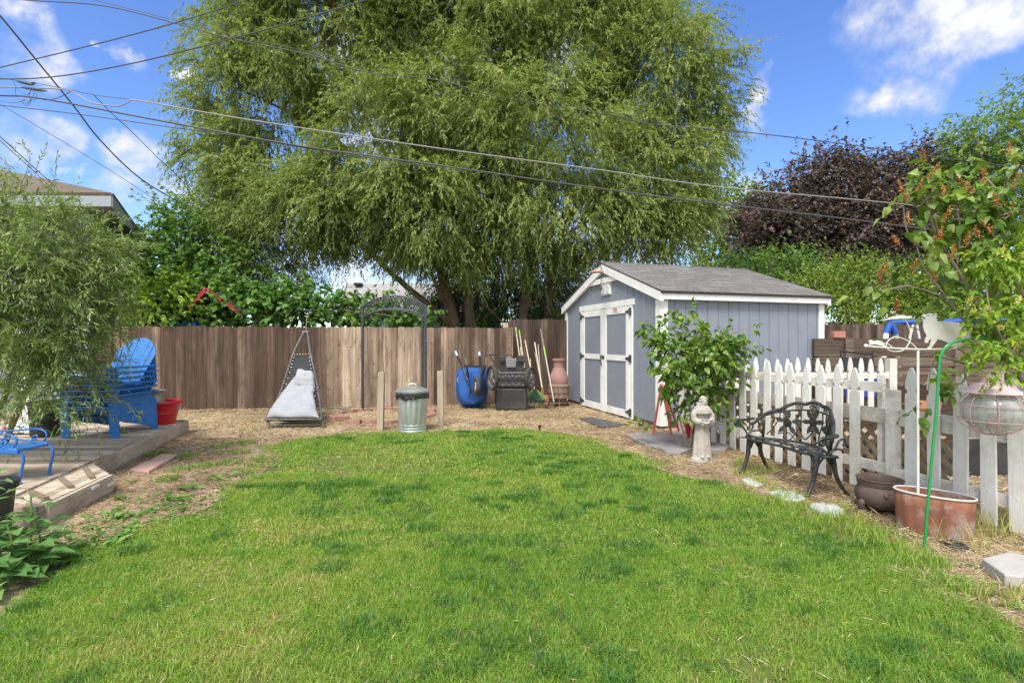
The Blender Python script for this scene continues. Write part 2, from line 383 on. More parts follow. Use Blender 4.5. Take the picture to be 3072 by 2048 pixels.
vn1, vn2, vn3, vn4 = VN(1), VN(2), VN(3), VN(4)
m_grass = leafmat('grass blades', [(0, (.50,.42,.18)), (.16, (.38,.40,.10)), (.36, (.255,.395,.045)), (.62, (.16,.325,.03)), (.84, (.085,.205,.035)), (1, (.05,.135,.04))], trans=.35, rough=.45, spec=.35)
def lawn_field(x, y):
    return .5*vn1(x*1.1+9, y*1.1+4) + .3*vn2(x*2.9, y*2.9) + .2*vn3(x*7., y*7.)
def grass_patch(npts, x0, x1, y0, y1, hmin, hmax, wd):
    x = rng.uniform(x0, x1, npts); y = rng.uniform(y0, y1, npts)
    jx = x + (vn2(x*4, y*4)-.5)*.5 + rng.normal(0,.05,npts); jy = y + (vn3(x*4, y*4)-.5)*.5 + rng.normal(0,.05,npts)
    f = lawn_field(x, y)
    k = pip(jx, jy, LAWN) & (rng.random(npts) < np.clip((f-.16)*4, .25, 1))
    return x[k], y[k], f[k]
BL = []
def blades(x, y, h, wd, lean, tone):
    n = len(x); a = rng.uniform(0, 2*np.pi, n); b = rng.uniform(0, 2*np.pi, n)
    S = np.stack([np.cos(a), np.sin(a), 0*a], 1)*wd[:,None]*.5
    dr = np.stack([np.cos(b), np.sin(b), 0*a], 1)
    P = np.stack([x, y, np.full(n, .003)], 1)
    Mid = P + dr*(h*lean*.35)[:,None] + np.array([0,0,1])*(h*.6)[:,None]; Tip = P + dr*(h*lean)[:,None] + np.array([0,0,1])*(h*(1-.35*lean))[:,None]
    V = np.stack([P-S, P+S, Mid+S*.8, Mid-S*.8, Tip], 1).reshape(-1,3); i = np.arange(n).reshape(-1,1)*5
    BL.append((V, [np.concatenate([i,i+1,i+2,i+3],1), np.concatenate([i+3,i+2,i+4],1)], np.repeat(tone, 5)))
for (npts, x0, x1, y0, y1, h0, h1, wd) in [(270000,-3.4,3.6,1.75,3.3,.016,.044,.0026),(170000,-4,3.6,3.2,5.2,.018,.044,.0038),(110000,-4,2.7,5.1,8.4,.02,.046,.006)]:
    x, y, f = grass_patch(npts, x0, x1, y0, y1, h0, h1, wd); n = len(x)
    dry = vn4(x*.85+3, y*.85+1)*.55 + vn1(x*2.7, y*2.7)*.45
    far = np.clip((y-3.2)/4, 0, 1)
    spk = vn3(x*9+2, y*9)*.6+vn2(x*17, y*17)*.4
    tone = np.clip(.50 + (f-.5)*.35 + np.clip(spk-.55,0,1)*1.0 + rng.normal(0,.14,n) - np.clip(dry-.55,0,1)*.9 - .04*far, 0, 1)
    tone = np.where(rng.random(n) < .06, rng.random(n)*.2, tone)
    h = rng.uniform(h0, h1, n)*(.7+.6*f)
    blades(x, y, h, np.full(n, wd)*rng.uniform(.7,1.3,n), rng.uniform(.35,1.5,n), tone)
# darker, taller tussocks
tx = rng.uniform(-2.8, 2.8, 900); ty = rng.uniform(1.9, 7.6, 900); kk = pip(tx, ty, LAWN) & (lawn_field(tx, ty) > .53); tx, ty = tx[kk][:120], ty[kk][:120]
for cx_, cy_ in zip(tx, ty):
    q = int(rng.integers(70, 220)); r_ = rng.uniform(.04, .11); a = rng.uniform(0, 6.28, q); rr = r_*np.sqrt(rng.random(q))
    blades(cx_+np.cos(a)*rr*1.5, cy_+np.sin(a)*rr, rng.uniform(.035,.075,q), np.full(q, .0042 if cy_ < 4 else .006), rng.uniform(.3,1.2,q), np.clip(.84+rng.normal(0,.1,q),0,1))
V, Fs, T = merge(BL)
tag(np_obj('grass', V, Fs, T, m_grass), 'short mown green lawn grass with darker tufts', 'grass', kind='stuff')

# dry straw lying over the bare soil
m_straw = leafmat('dry straw', [(0, (.12,.08,.05)), (.3, (.29,.20,.12)), (.6, (.50,.39,.24)), (1, (.68,.57,.40))], trans=.1, rough=.7, spec=.15)
BL = []
def straw(npts, x0, x1, y0, y1, wd, ln, inl=False, dark=None):
    x = rng.uniform(x0, x1, npts); y = rng.uniform(y0, y1, npts); ins = pip(x+rng.normal(0,.1,npts), y+rng.normal(0,.1,npts), LAWN)
    k = ins if inl else ~ins
    k &= ~((x < -3.35) & (y < 7.75) & (x < -4.95 + (7.75-y)*.31))
    x, y = x[k], y[k]; n = len(x); P = np.stack([x, y, rng.uniform(.003,.02,n)], 1); a = rng.uniform(0, 6.28, n)
    D = np.stack([np.cos(a), np.sin(a), rng.normal(0,.22,n)], 1)
    V, Fs = leaves(P, D, np.tile(np.array([[0,0,1.]]),(n,1)) + rng.normal(0,.3,(n,3)), ln*(.5+rng.random(n)), np.full(n, wd), 'slim', .1)
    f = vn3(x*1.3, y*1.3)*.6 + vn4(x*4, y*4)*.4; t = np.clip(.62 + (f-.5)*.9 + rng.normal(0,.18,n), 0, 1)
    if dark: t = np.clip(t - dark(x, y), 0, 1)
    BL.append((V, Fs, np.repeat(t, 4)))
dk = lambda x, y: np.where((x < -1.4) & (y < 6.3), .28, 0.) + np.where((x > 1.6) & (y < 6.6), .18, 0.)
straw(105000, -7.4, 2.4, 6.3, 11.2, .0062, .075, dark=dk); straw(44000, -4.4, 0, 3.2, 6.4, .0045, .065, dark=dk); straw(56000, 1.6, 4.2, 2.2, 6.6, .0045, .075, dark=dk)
straw(16000, 2.6, 7.5, 3.4, 7.6, .010, .11); straw(9000, -3.4, 3.6, 1.8, 7.9, .005, .05, inl=True)
V, Fs, T = merge(BL)
tag(np_obj('straw', V, Fs, T, m_straw), 'dry tan straw and dead grass over bare soil', 'straw', kind='stuff')

# broadleaf weeds, tufts of grass in the bare soil
BL = []
def weed(x, y, q, L, t0=.5, up=.5):
    a = rng.uniform(0, 6.28, q); D = np.stack([np.cos(a), np.sin(a), rng.uniform(.05, up, q)], 1)
    P = np.tile(np.array([[x, y, .005]]), (q,1)) + D*rng.uniform(0,L*.6,q)[:,None]
    V, Fs = leaves(P, D, np.tile(np.array([[0,0,1.]]),(q,1)) + rng.normal(0,.25,(q,3)), L*rng.uniform(.6,1.2,q), L*.55*rng.uniform(.7,1.1,q), 'broad', .2)
    BL.append((V, Fs, np.repeat(np.clip(t0+rng.normal(0,.15,q),0,1), 8)))
for i in range(330):
    s = rnd(0,1); x, y = 60 + s*760 + rnd(-70,70), 1690 - s*280 + random.gauss(0,38)
    p = g(x, y); weed(p.x, p.y, random.randint(3,8), rnd(.025,.06), rnd(.4,.8))
for (x, y) in [(330,1560),(390,1590),(300,1650),(250,1640),(430,1540),(520,1500),(560,1470),(180,1700),(340,1640),(640,1440),(700,1430),(370,1500)]:
    p = g(x, y); weed(p.x, p.y, 12, rnd(.05,.085), rnd(.5,.75), .8)
for (x, y) in [(2820,1790),(2860,1740),(2990,1790),(3040,1830),(2900,1700),(1505,1275),(1090,1278),(640,1320),(2990,1500)]:
    p = g(x, y); weed(p.x, p.y, 8, rnd(.03,.06), rnd(.4,.7), .8)
m_weed = leafmat('weed leaves', [(0, (.05,.11,.02)), (.5, (.115,.24,.045)), (1, (.22,.37,.08))], trans=.3)
V, Fs, T = merge(BL)
tag(np_obj('weeds', V, Fs, T, m_weed), 'broadleaf weeds spreading over bare soil by the deck', 'weeds', kind='stuff')
# tufts of rougher grass in the strips
BL = []
def tuft(p, q, r_, h0, h1, t0, wd=.005):
    a = rng.uniform(0, 6.28, q); rr = r_*np.sqrt(rng.random(q)); blades(p.x+np.cos(a)*rr, p.y+np.sin(a)*rr, rng.uniform(h0,h1,q), np.full(q, wd), rng.uniform(.2,1.1,q), np.clip(t0+rng.normal(0,.15,q),0,1))
for (x, y) in [(700,1335),(740,1330),(650,1345),(780,1380),(690,1390),(560,1372),(545,1410),(620,1400),(500,1440),(470,1365),(720,1360)]:
    tuft(g(x, y), 160, .13, .03, .07, .62)
for i in range(60):
    s = rnd(0,1); tuft(g(2180+s*880+rnd(-60,40), 1430+s*420+rnd(-70,10)), 60, .1, .04, .12, rnd(.15,.6), .004)
for i in range(26):
    s = rnd(0,1); tuft(g(2880+rnd(-60,150), 1590+rnd(-90,60)), 18, .08, .08, .26, rnd(.0,.3), .003)
for i in range(30):
    tuft(g(rnd(420,1680), rnd(1225,1290)), 30, .12, .02, .06, rnd(.1,.5), .006)
V, Fs, T = merge(BL)
tag(np_obj('grass_tufts', V, Fs, T, m_grass), 'loose tufts of rough grass in the bare strips', 'grass', kind='stuff')
# ------------------------------------------------------------------ paint, wood
m_white = M('white trim paint', (.80,.80,.77), (.70,.70,.66), scale=4, rough=.45, bump=.06, dirt=(.45,.42,.36), dscale=3., damt=.35)
m_bluegrey = M('grey blue siding paint', (.20,.225,.265), (.235,.262,.30), scale=3, rough=.6, bump=.35, bscale=22, stretch=(3,3,.5), dirt=(.17,.188,.22), dscale=2.2, damt=.5)
m_doorgrey = M('grey door panel paint', (.195,.21,.25), (.225,.245,.29), scale=3, rough=.55, bump=.25, bscale=60)
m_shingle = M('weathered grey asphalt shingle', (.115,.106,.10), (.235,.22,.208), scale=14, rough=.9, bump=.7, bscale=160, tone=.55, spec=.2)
m_skid = M('grey weathered skid timber', (.24,.225,.20), (.36,.335,.29), scale=5, rough=.9, bump=.4)
m_iron = M('dark hinge metal', (.10,.105,.115), (.16,.165,.17), scale=20, rough=.4, metal=.8)
m_dark = M('near black finish', (.03,.03,.035), rough=.9, bump=0)  # plain near-black colour for the roof vent and panel markings

# ------------------------------------------------------------------ garden shed
A_SH = math.atan2(.294, .956)
sh = thing('garden_shed', 'grey blue wooden garden shed with white trim and double doors', 'shed', (2.312, 7.945, 0), A_SH)
LX, LY, PK, EV = 3.23, 3.735, 2.80, 2.13
def top(y): return EV + (PK-EV)*(1-abs(y-LY/2)/(LY/2))
S_ = lambda name, b, m, p=sh, **k: part(name, b, m, p, world=False, **k)
b = MB()                                                     # core + grooved siding strips
out = [(.03,.08),(LY-.03,.08),(LY-.03,top(LY-.03)-.09),(LY/2,PK-.09),(.03,top(.03)-.09)]
b.prism(out, (LX/2,0,0), (0,1,0), (0,0,1), LX-.06)
st = .203; y = 0.01
while y < LY-.02:
    y2 = min(y+st-.009, LY-.01)
    pts = [(y,.08),(y2,.08),(y2,top(y2)-.07)] + ([(LY/2,PK-.07)] if y < LY/2 < y2 else []) + [(y,top(y)-.07)]
    b.prism(pts, (.016,0,0), (0,1,0), (0,0,1), .032); y += st
x = .05
while x < LX-.02:
    x2 = min(x+st-.009, LX-.01); b.box(((x+x2)/2,.016,(.08+EV-.02)/2), (x2-x,.032,EV-.10)); b.box(((x+x2)/2,LY-.016,(.08+EV-.02)/2), (x2-x,.032,EV-.10)); x += st
S_('wall', b, m_bluegrey)
b = MB()
for yy in (.12, 1.3, 2.5, LY-.12): b.box((LX/2, yy, -.02), (LX-.08,.1,.19))
b.box((.12, LY/2, -.02), (.1, LY-.1, .18)); b.box((LX-.12, LY/2, -.02), (.1, LY-.1, .18))
S_('skid', b, m_skid)
# roof of overlapping courses
b = MB(); sl = math.atan2(PK-EV, LY/2); ca, sa = math.cos(sl), math.sin(sl); SLEN = (LY/2+.12)/ca
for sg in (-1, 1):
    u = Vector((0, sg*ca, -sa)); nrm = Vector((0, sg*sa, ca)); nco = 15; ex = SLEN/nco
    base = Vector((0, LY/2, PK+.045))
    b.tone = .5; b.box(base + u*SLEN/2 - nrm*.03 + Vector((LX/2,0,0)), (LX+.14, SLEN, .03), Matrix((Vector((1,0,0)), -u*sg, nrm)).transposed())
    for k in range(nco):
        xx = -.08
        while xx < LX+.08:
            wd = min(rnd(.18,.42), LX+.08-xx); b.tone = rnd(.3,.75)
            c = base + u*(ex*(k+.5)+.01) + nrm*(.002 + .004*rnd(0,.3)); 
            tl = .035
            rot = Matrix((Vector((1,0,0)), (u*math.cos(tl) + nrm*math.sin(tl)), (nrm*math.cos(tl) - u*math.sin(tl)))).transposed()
            b.box(c + Vector((xx+wd/2,0,0)), (wd-.002, ex+.02, .011), rot); b.tone = -.3; b.box(c + Vector((xx+wd/2,0,0)) + u*(ex*.5-.004), (wd-.002, .03, .014), rot); xx += wd  # dark strip paints the shadow line under each course's lower edge
b.tone = .3; b.tube([(-.09,LY/2,PK+.05),(LX+.09,LY/2,PK+.05)], .02, 6)
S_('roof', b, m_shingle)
b = MB()                                                     # trim: rakes, tie board, fascia, corner boards
zr = lambda y: PK+.02 - (PK-EV)/(LY/2)*abs(y-LY/2)
for sg in (-1, 1):
    ye = LY/2 + sg*(LY/2+.10); o = [(ye,zr(ye)),(LY/2,PK+.02),(LY/2,PK-.13),(ye,zr(ye)-.145)]
    b.prism(o, (-.042,0,0), (0,1,0), (0,0,1), .06); b.prism(o, (LX+.042,0,0), (0,1,0), (0,0,1), .06)
    yf = LY/2 + sg*(LY/2+.085); b.box((LX/2, yf, EV-.062), (LX+.02,.03,.13))
yt = 1.03; b.prism([(LY/2-yt,2.455),(LY/2+yt,2.455),(LY/2+yt-.28,2.555),(LY/2-yt+.28,2.555)], (-.034,0,0), (0,1,0), (0,0,1), .036)
zc = EV-.125
b.box((-.011,.056,zc/2+.02), (.022,.135,zc-.04)); b.box((.045,-.011,zc/2+.02), (.135,.022,zc-.04))
b.box((-.011,LY-.05,zc/2+.02), (.022,.12,zc-.04)); b.box((LX-.045,-.011,zc/2+.02), (.12,.022,zc-.04)); b.box((LX+.011,.05,zc/2+.02), (.022,.12,zc-.04))
b.box((-.013,1.87,2.03), (.028,2.2,.105))                    # head board over the doors
b.box((-.012,.865,1.0), (.026,.09,1.95)); b.box((-.012,2.875,1.0), (.026,.09,1.95))
S_('trim', b, m_white, bev=.004)
b = MB(); b.box((-.014,1.78,2.355), (.03,.34,.24)); S_('vent', b, m_white)
b = MB()
for s in (-1, 1):
    for k in range(8): b.box((-.034,1.78+s*.075,2.27+k*.023), (.012,.125,.013), Matrix.Rotation(.6,3,'Y'))
v_ = [o for o in sh.children if o.name.startswith('vent')][0]
S_('louvre', b, m_white, v_)
for (y0, y1, side) in ((.915,1.865,1), (1.877,2.825,-1)):    # double doors
    d = MB(); d.box((-.008,(y0+y1)/2,1.0), (.016,y1-y0-.04,1.9)); do = S_('door', d, m_doorgrey)
    f = MB(); yc = (y0+y1)/2; wdt = y1-y0
    for yy in (y0+.055, y1-.055): f.box((-.02,yy,1.0), (.026,.11,1.93))
    for zz in (.10, 1.06, 1.91): f.box((-.0185,yc,zz), (.026,wdt-.222,.12 if zz != 1.06 else .10))
    S_('door_frame', f, m_white, do, bev=.003)
    yh = y0-.015 if side > 0 else y1+.015
    for zz in (.14, 1.06, 1.87):
        h = MB(); h.box((-.038,yh-side*.035,zz), (.012,.05,.13)); h.prism([(0,.035),(.13,.012),(.13,-.012),(0,-.035)], (-.038,yh,zz), (0,side,0), (0,0,1), .012); h.tube([(-.045,yh-side*.005,zz-.05),(-.045,yh-side*.005,zz+.05)], .012, 8)
        S_('hinge', h, m_iron, do)
    if side > 0:
        h = MB(); h.tube([(-.04,1.90,1.10),(-.075,1.90,1.09),(-.075,1.90,.95),(-.045,1.90,.9)], .012, 8); h.box((-.038,1.87,1.06), (.012,.11,.05)); S_('handle', h, m_iron, do)
        h = MB(); h.box((-.036,1.40,1.93), (.006,.22,.075)); S_('name_plate', h, M('plate', (.62,.55,.48), (.72,.68,.60), scale=12, bump=0), do)
        h = MB(); h.box((-.041,1.40,1.945), (.003,.17,.014)); h.box((-.041,1.37,1.918), (.003,.10,.01)); S_('plate_lettering', h, M('red print', (.45,.12,.09), rough=.5, bump=0), do)
# lamp shade hanging in front of the gable, hook with a weight
m_pinkm = M('faded red enamel', (.42,.20,.17), (.52,.30,.26), scale=8, rough=.5, dirt=(.25,.13,.08), dscale=9, damt=.6)
mt = sh.matrix_basis
p0 = Vector(w(1790,815,9.25)); lp = thing('hanging_lamp', 'small reddish saucer shaped lamp hanging at the shed gable', 'lamp', p0)
b = MB(); b.lathe([(.13,-.012),(.125,0),(.05,.03),(.02,.045),(.012,.06)], p0, 24); part('lamp_shade', b, m_pinkm, lp, smooth=True)
pk = Vector((2.312,7.945,0)) + Matrix.Rotation(A_SH,3,'Z') @ Vector((-.075,LY/2,2.74))
b = MB(); b.tube(bez([pk, p0+Vector((.06,.1,.2)), p0+Vector((0,0,.14)), p0+Vector((0,0,.055))], 6), .006, 6); part('arm', b, m_iron, lp)
hk = thing('hanging_pulley', 'black cord with weight hanging from the shed peak', 'pulley', pk)
b = MB(); b.tube([pk+Vector((-.005,-.02,0)), pk+Vector((-.005,-.03,-.33))], .006, 6); part('cord', b, m_iron, hk)
b = MB(); b.lathe([(.006,-.40),(.022,-.36),(.018,-.32),(.005,-.30)], pk+Vector((-.005,-.03,-.02)), 12); part('weight', b, m_iron, hk, smooth=True)

# ------------------------------------------------------------------ board fences
m_fence = wood('weathered cedar board', [(0,(.078,.052,.038)),(.35,(.15,.105,.075)),(.65,(.275,.20,.14)),(1,(.43,.335,.245))], 26, 'z', lo=.4, hi=1.7, stamt=.7)
m_fence_d = wood('dark weathered board', [(0,(.045,.031,.025)),(.5,(.095,.068,.052)),(1,(.20,.145,.11))], 26, 'z', lo=.5, hi=1.7, stamt=.6)
m_knot = M('knot', (.03,.02,.015), (.10,.06,.035), scale=20, rough=.9)
def board_fence(name, label, A, B, ztop, bw, tonef, mat, dogear=.03, post_n=4, knots=True, seam=.0012):
    A, B = Vector(A), Vector(B); L = (B-A).length; d = (B-A)/L; nrm = Vector((d.y,-d.x,0))      # towards the viewer
    t = thing(name, label, 'fence', A); b = MB(); kb = MB(); s = 0; i = 0
    while s < L:
        wd = bw*rnd(.93,1.06); h = ztop + rnd(-.012,.012); zb = rnd(-.02,.015); c = A + d*(s+wd/2); b.tone = tonef(s/L)
        lean = rnd(-.004,.004); off = nrm*(.004*(i%2)+rnd(-.0015,.0015)); i += 1
        hw = (wd*1.0-seam)/2 + .0015
        arc = [(hw-hw*.55*(1-math.cos(a)), h-dogear+dogear*math.sin(a)) for a in (0,.45,.9,1.57)]
        o = [(-hw,zb),(hw,zb)] + arc + [(-x_,z_) for x_, z_ in arc[::-1]]
        b.prism(o, c+off, d + Vector((0,0,lean)), Vector((lean,0,1)), .017)
        if knots and random.random() < .8:
            for _ in range(random.randint(1,3)):
                rr = rnd(.006,.014); kp = c + off + nrm*.0105 + d*rnd(-hw*.7,hw*.7) + Vector((0,0,rnd(.2,h-.15)))
                kb.prism([(rr*math.cos(k*.785)*rnd(.8,1.1), rr*1.35*math.sin(k*.785)) for k in range(8)], kp, d, (0,0,1), .004)
        s += wd
    part('board_panel', b, mat, t)
    if knots: part('knot', kb, m_knot, t).__setitem__('kind', 'stuff')
    for zz in (.3, .85, ztop-.3):
        b = MB(); b.bar(A+Vector((0,0,zz))-nrm*.035, B+Vector((0,0,zz))-nrm*.035, .035, .12); part('rail', b, mat, t)
    for k in range(post_n):
        p = A + d*(L*k/max(1,post_n-1)) - nrm*.105; b = MB(); b.box(p+Vector((0,0,ztop/2-.06)), (.09,.09,ztop-.1)); part('post', b, mat, t)
    return t
def tone_left(s):
    if s < .46: return rnd(-.2,.3) if random.random() < .8 else rnd(.3,.55)
    if s < .52: return rnd(.2,.6)
    if s < .74: return rnd(.45,1.1)
    if s < .86: return rnd(.1,.75)
    return rnd(-.1,.55)
FA, FB = Vector((-8.05,9.92,0)), Vector((-.04,11.03,0))
board_fence('wooden_fence', 'long weathered brown board fence across the back of the yard', FA, FB, 1.655, .143, lambda s: tone_left((s*8.1-.65)/7.45), m_fence, post_n=5)
board_fence('wooden_fence', 'taller dark board fence section beside the shed', (-.06,11.16,0), (1.55,11.5,0), 1.845, .14, lambda s: rnd(.05,.6), m_fence_d, post_n=2)
board_fence('wooden_fence', 'dark board fence behind the timber wall on the right', (5.3,9.75,0), (11.5,10.9,0), 1.69, .14, lambda s: rnd(.1,.9), m_fence_d, post_n=4, knots=False, dogear=.01)
pst = w(352,955,9.95); b = MB(); b.box((pst.x,pst.y+.05,.88), (.11,.11,1.79)); solo('fence_post', b, m_fence, 'square fence post standing taller than the board fence by the willow shrub', 'post', loc=(pst.x,pst.y,0))
b = MB(); b.tone = .95; q = w(1517,972,11.05); b.box((q.x,q.y+.06,.88), (.11,.09,1.76)); solo('fence_post', b, m_fence, 'pale square post where the low fence meets the taller fence', 'post', loc=(q.x,q.y,0))

# timber wall on the right
m_timber = wood('old grey timber', [(0,(.045,.03,.022)),(.5,(.115,.086,.066)),(1,(.23,.185,.145))], 26, 'x', lo=.5, hi=1.7, stamt=.5)
t = thing('timber_wall', 'low wall of wide grey horizontal timbers behind the picket fences', 'wall', (5.2,8.75,0))
for (z0, z1, tn) in [(1.10,1.41,.35),(.93,1.085,.5),(.78,.915,.45),(.62,.765,.6),(.30,.60,.1),(.02,.28,.05)]:
    b = MB(); xx = 5.15
    while xx < 11:
        L_ = rnd(2.2,3.2); b.tone = tn + rnd(-.15,.15); b.box((xx+L_/2, 8.75+rnd(-.015,.015)+.1*(xx-5.15)/6, (z0+z1)/2), (L_-.012,.06,z1-z0-.012)); xx += L_
    part('plank', b, m_timber, t)
for xx in (5.72, 7.6, 9.4):
    b = MB(); b.tone = .6; b.box((xx, 8.70+.1*(xx-5.15)/6-.02, .72), (.13,.045,1.38)); part('post', b, m_timber, t)
m_brick = M('clay brick', (.33,.13,.085), (.46,.22,.15), scale=14, rough=.9, bump=.5, bscale=50, dirt=(.26,.2,.16), dscale=7, damt=.5)
q = w(2515,1012,8.75); b = MB(); b.box((q.x,q.y,1.475), (.20,.09,.11)); solo('brick', b, m_brick, 'orange clay block resting on top of the timber wall', 'brick', loc=(q.x,q.y,1.41), bev=.008)

# ------------------------------------------------------------------ white picket fences
m_picket = M('old white fence paint', (.74,.725,.67), (.60,.585,.53), scale=3, rough=.75, bump=.35, bscale=14, stretch=(6,6,.7), tone=.35, dirt=(.36,.31,.24), dscale=7., damt=.38, spec=.2)
m_rail = M('peeling white rail', (.70,.67,.60), (.47,.43,.36), scale=3, rough=.85, bump=.6, bscale=10, stretch=(.6,7,7), tone=.5, dirt=(.25,.20,.14), dscale=5, damt=.5, spec=.15)
def picket_mb(h, wd, th=.02, notch=True):
    b = MB(); b.tone = rnd(-.3,1.2); hw = wd/2
    o = [(-hw,0),(hw,0),(hw,h-.245)]
    if notch:
        for a in range(0, 5): an = -math.pi/2 + math.pi*a/4; o.append((hw-.002-.02*math.cos(an)*.9, h-.20+.021*math.sin(an)))
    o += [(hw*.98,h-.165),(hw*.86,h-.11),(hw*.55,h-.045),(hw*.2,h-.005),(0,h)]
    o2 = [(-x,z) for x, z in o[3:-1]][::-1]
    b.prism(o + o2 + [(-hw,h-.245)], (0,0,0), (1,0,0), (0,0,1), th)
    b.box((0,-.0105,.24), (.012,.004,.012)); b.box((0,-.0105,.72), (.012,.004,.012))
    return b
fd = Vector((.2612,-.9653,0)); fn = Vector((-.9653,-.2612,0))       # along the fence, towards the lawn
def fpt(Y, z=0): return Vector((2.35+.2706*(7.9-Y), Y, z))
AF = math.atan2(fd.y, fd.x)
pf = thing('picket_fence', 'white picket fence with pointed tops running behind the iron bench', 'fence', fpt(5.2))
Ys = [6.212-.18*i for i in range(-7,9)] + [4.275,4.097,3.913,3.731,3.560,3.385,3.21,3.03,2.85]
for i, Y in enumerate(Ys):
    b = picket_mb(rnd(1.085,1.12), .095*rnd(.96,1.05), notch=(i not in (9,))); o = part('picket', b, m_picket, pf, world=False)
    p = fpt(Y, .02 + rnd(-.012,.012)) - wloc(pf); o.location = p; o.rotation_euler = (rnd(-.015,.015), rnd(-.018,.018), AF + rnd(-.03,.03))
def frail(y0, y1, z, hh, th, off, tone, dz=0):
    b = MB(); b.tone = tone; b.bar(fpt(y0,z) - fn*off, fpt(y1,z+dz) - fn*off, th, hh); return part('rail', b, m_rail, pf)
frail(7.6,4.52,.945,.088,.036,.03,.15); frail(7.6,4.5,.235,.088,.036,.03,.2); frail(7.6,4.45,.69,.13,.036,.07,.85)
frail(4.38,2.8,.70,.14,.036,.032,.6); frail(4.38,2.8,.215,.088,.036,.03,.25)
for (Y, zt) in ((4.42,.935),(4.60,1.05)):
    b = MB(); b.tone = .15; b.box(fpt(Y, zt/2) - fn*(.0 if zt < 1 else .10), (.085,.07,zt) if zt < 1 else (.045,.045,zt), Matrix.Rotation(AF,3,'Z')); part('post', b, m_rail, pf, label=None)
p2 = thing('picket_fence', 'second white picket fence along the shed wall, behind the first', 'fence', (4.0,7.15,0))
for i in range(16):
    b = picket_mb(rnd(1.10,1.125), .076, notch=True); o = part('picket', b, m_picket, p2, world=False); o.location = (2.98+.145*i-4.0, .0+rnd(-.004,.004), .01); o.rotation_euler = (rnd(-.02,.02), rnd(-.015,.015), rnd(-.08,.08))
for z in (.88, .22):
    b = MB(); b.tone = .2; b.box((4.08,7.185,z), (2.4,.036,.085)); part('rail', b, m_rail, p2)
b = MB(); b.tone = .3; b.box((5.33,7.2,.55), (.1,.1,1.12)); part('post', b, m_rail, p2)
# lattice panel just behind the first fence
m_latt = M('tan lattice wood', (.30,.215,.125), (.47,.36,.23), scale=5, rough=.9, bump=.3)
lt = thing('lattice_panel', 'tan diagonal wood lattice panel low behind the picket fence', 'lattice', fpt(5.5) - fn*.16)
b = MB(); y0, y1, hz = 7.2, 4.05, .58; L_ = (y0-y1)*1.036
for sg in (1, -1):
    s = -hz
    while s < L_ + hz:
        a = max(s if sg > 0 else s-hz, 0); 
        P, Q = (s, .02), (s+sg*hz, .02+hz)
        def clip(p, q):
            (xa, za), (xb, zb) = p, q
            if xa > xb: (xa, za), (xb, zb) = (xb, zb), (xa, za)
            if xb <= 0 or xa >= L_: return None
            k = (zb-za)/(xb-xa)
            if xa < 0: za -= k*xa; xa = 0
            if xb > L_: zb -= k*(xb-L_); xb = L_
            return (xa, za), (xb, zb)
        r = clip(P, Q)
        if r and abs(r[0][0]-r[1][0]) > .03:
            o0 = fpt(y0) - fn*(.155 + (.005 if sg > 0 else -.005)); b.bar(o0 + fd*r[0][0] + Vector((0,0,r[0][1])), o0 + fd*r[1][0] + Vector((0,0,r[1][1])), .007, .042)
        s += .125
part('slat', b, m_latt, lt).__setitem__('kind', 'stuff')
b = MB(); o0 = fpt(y0) - fn*.155
b.bar(o0+Vector((0,0,.61)), o0+fd*L_+Vector((0,0,.61)), .03, .05); b.bar(o0+Vector((0,0,.02)), o0+fd*L_+Vector((0,0,.02)), .03, .05); part('frame', b, m_latt, lt)
# dark raised bed behind the fence on the right, clutter in the enclosure
m_blk = M('black plastic', (.018,.018,.02), (.035,.035,.037), scale=9, rough=.5, bump=.2, dirt=(.10,.085,.07), dscale=4, damt=.45)
b = MB()
for (c, s) in (((4.75,5.15,.19),(2.9,.05,.36)),((3.3,5.75,.19),(.05,1.15,.36)),((4.75,6.35,.19),(2.9,.05,.36)),((6.22,5.75,.19),(.05,1.15,.36))): b.box(c, s)
rb = thing('raised_bed', 'black sided raised garden bed beyond the picket fence', 'garden bed', (4.75,5.75,0)); part('side_board', b, m_blk, rb)
b = MB(); b.grid([[(3.32+2.88*i/14, 5.18+1.14*j/6, .30+rnd(-.02,.03)) for i in range(15)] for j in range(7)]); part('soil', b, m_ground, rb)
m_terra = M('terracotta', (.36,.13,.065), (.46,.20,.11), scale=8, rough=.85, bump=.2, dirt=(.5,.36,.26), dscale=6, damt=.4)
q = w(2768,1225,5.9); tp = thing('flower_pot', 'terracotta pot standing on the raised bed behind the pickets', 'pot', (q.x,5.9,.33))
b = MB(); b.lathe([(.10,0),(.15,.26),(.165,.26),(.17,.33),(.15,.33),(.14,.27),(.09,.02)], (q.x,5.9,.33), 24); part('body', b, m_terra, tp, smooth=True)
# folding chair frame + blue tote
m_blkm = M('black painted steel', (.02,.021,.023), (.04,.041,.043), scale=20, rough=.4, metal=.3)
q = w(2590,1095,7.9); fc = thing('folding_chair', 'black steel chair frame standing behind the second picket fence', 'chair', (q.x,7.9,0))
b = MB()
for sx in (-.25,.25): b.tube([(q.x+sx,8.1,0),(q.x+sx,8.0,.55),(q.x+sx,8.05,1.2)], .014, 8); b.tube([(q.x+sx,7.6,0),(q.x+sx,7.62,.75),(q.x+sx,8.0,.77)], .014, 8)
b.tube([(q.x-.25,8.05,1.2),(q.x+.25,8.05,1.15)], .016, 8); part('frame', b, m_blkm, fc)
b = MB(); b.box((q.x,7.8,.5), (.5,.42,.03)); part('seat', b, m_blkm, fc); b = MB(); b.box((q.x,8.03,1.0), (.48,.02,.2)); part('backrest', b, m_blkm, fc)
m_bluep = M('blue plastic', (.006,.125,.40), (.012,.17,.50), scale=4, rough=.45, bump=.05, dirt=(.12,.2,.36), dscale=3, damt=.3)
